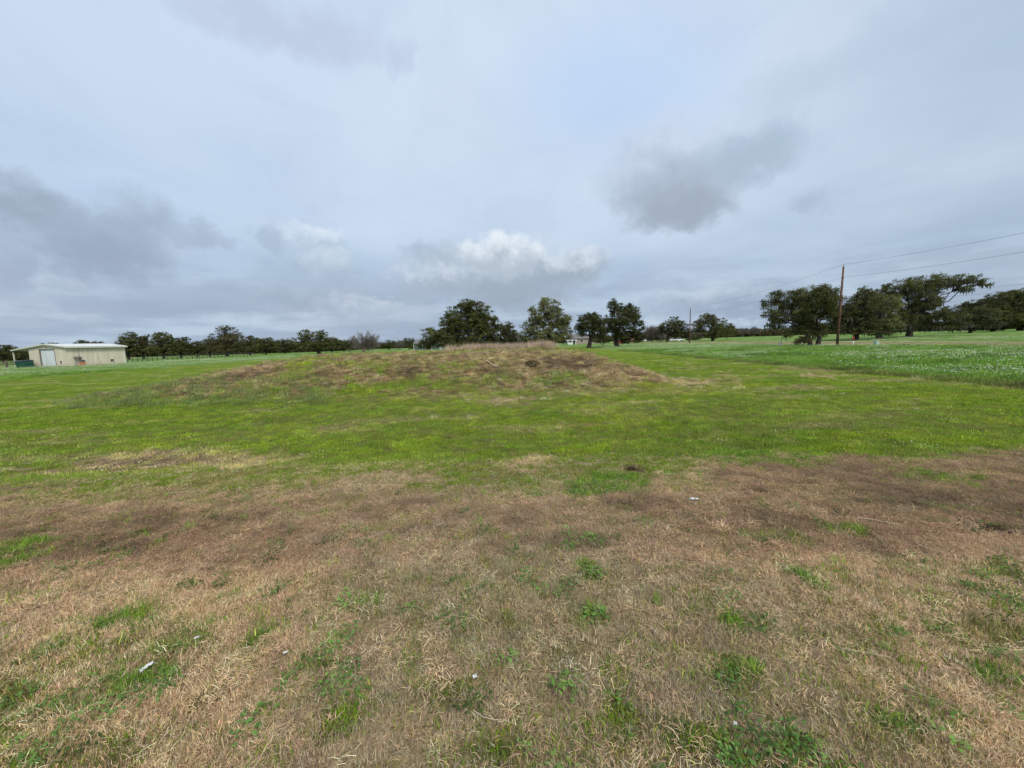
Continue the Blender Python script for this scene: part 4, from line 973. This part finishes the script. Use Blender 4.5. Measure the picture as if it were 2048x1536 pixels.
r0, r1, r2 = P(1465, 646, 150), P(1740, 606, 88), P(2050, 578, 60)
wire('upper far cable left of the ragged oak across the road', q0, q1, .15); wire('lower far cable left of the ragged oak across the road', r0, r1, .15)
ext = lambda a, b: b + (b - a) * 1.2
wire('upper cable at the right edge beyond the long mossy limb', q1, ext(q1, q2), .2); wire('lower cable at the right edge beyond the long mossy limb', r1, ext(r1, r2), .2)

# ------------------------------------------------------------------ roadside markers
M_WHITE = simple('white_plastic', (.72, .73, .72), .5, .3, .08, 4); M_ORG = simple('orange_red_cap', (.48, .07, .03), .5, .3, .1, 4); M_BOXG = simple('pale_green_box', (.42, .52, .44), .55, .3, .12, 3)
x, y, z = on_ground(1706, 56); mk = empty('marker_post', (x, y, z), 'white marker post with orange red top beside the road', 'marker post')
MB().tube([(0, 0, -.1), (0, 0, .72)], [.065, .065], 12).build('post', M_WHITE, mk, smooth=True)
MB().tube([(0, 0, .722), (0, 0, 1.28), (0, 0, 1.32)], [.085, .085, .05], 12).build('cap', M_ORG, mk, smooth=True)
x, y, z = on_ground(1752, 55); bx_ = empty('utility_box', (x, y, z), 'pale green utility box on the verge right of the marker post', 'utility box', rz=.2)
MB().box(-.24, .24, -.22, .22, -.05, .62).build('body', M_BOXG, bx_, bevel=.015); MB().box(-.27, .27, -.25, .25, .622, .68).build('lid', M_BOXG, bx_, bevel=.02)
MB().box(-.02, .02, -.235, -.223, .3, .38).build('latch', M_MET, bx_)
x, y, z = on_ground(1562, 66); mk2 = empty('marker_post', (x, y, z), 'taller white post with thin rod under the left side of the ragged oak', 'marker post')
MB().tube([(0, 0, -.1), (0, 0, .95)], [.09, .08], 10).build('post', M_WHITE, mk2); MB().tube([(0, 0, .95), (0, 0, 2.1)], [.035, .03], 6).build('rod', simple('pale_rod', (.45, .45, .42), .6, .3, .1, 3), mk2)
x, y, z = on_ground(1558, 66.5); mk3 = empty('marker_post', (x, y, z), 'shorter white post left of the rod-topped post', 'marker post')
MB().tube([(0, 0, -.1), (0, 0, .7)], [.07, .07], 10).build('post', M_WHITE, mk3); MB().tube([(0, 0, .7), (0, 0, .76)], [.085, .05], 10).build('cap', M_WHITE, mk3)

# ------------------------------------------------------------------ far houses and cars
def house(name, label, u, y, w, d, h, wall, roof, rh=1.6, rz=0, porch=False):
    x, _, z = on_ground(u, y); root = empty(name, (x, y, z), label, 'house', rz=rz)
    MB().box(-w / 2, w / 2, -d / 2, d / 2, -.3, h).build('wall', wall, root)
    MB().prism([(-d / 2 - .5, h + .01), (0, h + rh), (d / 2 + .5, h + .01)], 0, -w / 2 - .5, w / 2 + .5).build('roof', roof, root)
    nw = max(2, int(w / 3.5))
    for q in range(nw):
        xx = -w / 2 + (q + .5) * w / nw
        if q == nw // 2: MB().box(xx - .5, xx + .5, -d / 2 - .05, -d / 2 - .003, 0, 2.1).build('door', M_DARK, root)
        else:
            f = MB().box(xx - .65, xx + .65, -d / 2 - .06, -d / 2 - .003, .9, 2.1).build('window', M_WHITE, root)
            MB().box(xx - .55, xx + .55, -d / 2 - .075, -d / 2 - .062, 1.0, 2.0).build('pane', M_DARK, f)
    if porch:
        for q in range(4): MB().box(-w / 2 + q * w / 3 - .08 + (.2 if q == 0 else -.2 if q == 3 else 0), -w / 2 + q * w / 3 + .08 + (.2 if q == 0 else -.2 if q == 3 else 0), -d / 2 - 2, -d / 2 - 1.85, 0, h - .2).build('porch_post', M_WHITE, root)
        MB().box(-w / 2, w / 2, -d / 2 - 2.2, -d / 2 - .01, h - .2, h - .05).build('porch_roof', roof, root)
M_RG = simple('grey_shingle', (.16, .15, .15), .9, .1, .2, 2); M_PINK = simple('pink_brick', (.42, .27, .23), .9, .1, .15, 4)
house('far_house', 'small far house with white porch posts under the left limb of the broad oak', 860, 175, 12, 8, 2.8, simple('grey_siding', (.30, .33, .34), .8, .2, .1, 2), M_RG, 1.6, 0, True)
house('far_house', 'long low far house with grey roof left of the leaning trunk', 1168, 190, 16, 9, 2.6, simple('tan_siding', (.33, .29, .24), .8, .2, .1, 2), M_RG, 2.2)
house('far_shed', 'small bright white outbuilding left of the low grey-roofed house', 1143, 185, 3.8, 4, 1.7, M_WHITE, simple('white_roof', (.56, .58, .60), .5, .3, .05, 2), .5)
house('far_house', 'pink brick far house seen between drooping oak branches', 1257, 180, 9, 8, 3.4, M_PINK, M_RG, 2.0)
def car(label, u, y, mat, rz, kind='car'):
    x, _, z = on_ground(u, y); root = empty('parked_car', (x, y, z), label, kind, 'cars parked far off', rz)
    MB().prism([(-2.2, .3), (-2.25, .8), (-1.3, .95), (1.3, .98), (2.15, .85), (2.2, .3)], 1, -.85, .85).build('body', mat, root, bevel=.06)
    MB().prism([(-1.5, .96), (-.85, 1.45), (.75, 1.47), (1.5, .97)], 1, -.74, .74).build('cabin', M_DARK, root, bevel=.04)
    MB().prism([(-.84, 1.455), (-.8, 1.5), (.7, 1.52), (.74, 1.475)], 1, -.72, .72).build('roof', mat, root)
    for a in (-1.35, 1.35):
        for b in (-.86, .7): MB().tube([(a, b, .33), (a, b + .16, .33)], [.33, .33], 12).build('wheel', M_DARK, root)
car('white car parked under the wind-shaped oak', 1357, 172, M_WHITE, 0); car('small white car at the left end under the wind-shaped oak', 1343, 176, M_WHITE, 1.3)
car('dark car just right of the small far pole', 1384, 172, M_DARK, 0); car('white car glimpsed right of the tall lobed oak', 1289, 180, M_WHITE, 1.2)
car('red car glimpsed beside the trunk of the tall lobed oak', 1238, 150, simple('red_paint', (.35, .03, .03), .4, .5, .1, 3), 0)

# ------------------------------------------------------------------ clods, sticks and litter
def clod(label, u, v, r, colr, seed, squash=.6, blade_c=None):
    rg = np.random.default_rng(seed); x, y, z = gp(u, v)
    n1, n2 = 14, 20; V = []; F = []
    for a in range(n1):
        ph = math.pi * .5 * a / (n1 - 1) * 1.15
        for b in range(n2):
            t_ = b / n2 * 6.283; rr_ = r * (1 + .95 * (vnoise(np.array(math.cos(t_) * 1.6 + a * .35), np.array(math.sin(t_) * 1.6 + a * .2), 1.7, seed) - .5) + rg.normal(0, .09))
            V.append((rr_ * math.sin(ph) * math.cos(t_), rr_ * math.sin(ph) * math.sin(t_), rr_ * math.cos(ph) * squash * (1 + .25 * math.sin(t_ + seed))))
    for a in range(n1 - 1):
        for b in range(n2): F.append((a * n2 + b, a * n2 + (b + 1) % n2, (a + 1) * n2 + (b + 1) % n2, (a + 1) * n2 + b))
    root = empty('soil_clod', (x, y, z - .02), label, 'clod')
    MB().add(V, F).build('earth', simple('dark_earth_%d' % seed, colr, .98, .05, .5, 9), root)
    V2, F2, c2 = blades(150, r * 1.15, r * .5, r * 1.3, r * .035, .9, seed, (.4, 1.2))
    rr2 = np.hypot(V2[:, 0], V2[:, 1]); V2[:, 2] += np.sqrt(np.clip(1 - (rr2 / (r * 1.2)) ** 2, 0, 1)) * r * squash * .75
    link('dead_grass', mesh_np('dead_grass', V2, F2, simple('dead_grass', (.15, .11, .065), .9, .1, .4, 12), c2), root)
clod('large dark soil clod on the face of the mound', 1065, 729, .30, (.10, .08, .045), 3, .6)
clod('small dark brown clod on the grass edge right of centre', 1268, 942, .12, (.05, .028, .018), 4, .5)
clod('dark flattened clod at the right edge of the brown slope', 2000, 1060, .075, (.045, .03, .022), 5, .5)
def stick(label, u, v, L, a, r, colr=(.5, .42, .30)):
    x, y, z = gp(u, v); rg = np.random.default_rng(int(u)); n = 5; t = np.linspace(-.5, .5, n)
    px_ = x + np.cos(a) * L * t; py_ = y + np.sin(a) * L * t + rg.normal(0, L * .03, n); pz_ = H(px_, py_) + r + .025 + L * .05
    o = MB().tube(np.stack([px_ - x, py_ - y, pz_ - z], -1), [r, r, r * .9, r * .8, r * .5], 5).build('stick', simple('bleached_stick', colr, .8, .2, .2, 8), None); o.location = (x, y, z)
    o['label'] = label; o['category'] = 'stick'; o['group'] = 'dry sticks and stalks'
stick('pale stick lying on the mound left of the soil clod', 985, 733, 1.0, -.9, .03)
stick('pale curved stalk lying in the bottom right of the foreground', 1730, 1318, .2, -.4, .0016); stick('yellowish stalk in the bottom centre foreground', 990, 1455, .2, -.3, .0016)
stick('pale stalk lying across the dark right-hand slope', 1755, 1050, .28, -.8, .004); stick('thin pale stalk left of the dark patch', 370, 990, .3, .5, .004)
stick('pale stalk near the lower right green tuft', 1830, 1398, .15, -.7, .0016)
def litter(label, u, v, L, Wt, rz, crumple):
    x, y, z = gp(u, v); rg = np.random.default_rng(int(u * 3)); nx, ny = 9, 5; V = []
    for b in range(ny):
        for a in range(nx): V.append(((a / (nx - 1) - .5) * L + rg.normal(0, L * .05), (b / (ny - 1) - .5) * Wt + rg.normal(0, Wt * .12), .026 + rg.normal(0, crumple) + L * .15 * (a / (nx - 1))))
    F = [(b * nx + a, b * nx + a + 1, (b + 1) * nx + a + 1, (b + 1) * nx + a) for b in range(ny - 1) for a in range(nx - 1)]
    o = MB().add(V, F).build('litter', simple('white_paper', (.62, .63, .64), .6, .3, .06, 20), None); o.location = (x, y, z); o.rotation_euler = (0, 0, rz)
    md = o.modifiers.new('thick', 'SOLIDIFY'); md.thickness = .0012
    o['label'] = label; o['category'] = 'litter'; o['group'] = 'scraps of white litter'
litter('largest crumpled white paper scrap in the lower left foreground', 295, 1343, .055, .024, 1.0, .004)
litter('small white scrap above and right of the largest paper scrap', 395, 1283, .022, .016, .3, .002)
litter('small white scrap right of the bright green tuft, lower left', 572, 1314, .022, .012, .2, .002)
litter('round white scrap in the lower middle foreground', 950, 1362, .018, .018, .4, .002)
litter('narrow white scrap at the top of the brown slope, right of centre', 1388, 1003, .09, .03, -.6, .004)
litter('white scrap at the lower right among dark weeds', 1470, 1458, .014, .012, 1.0, .002)
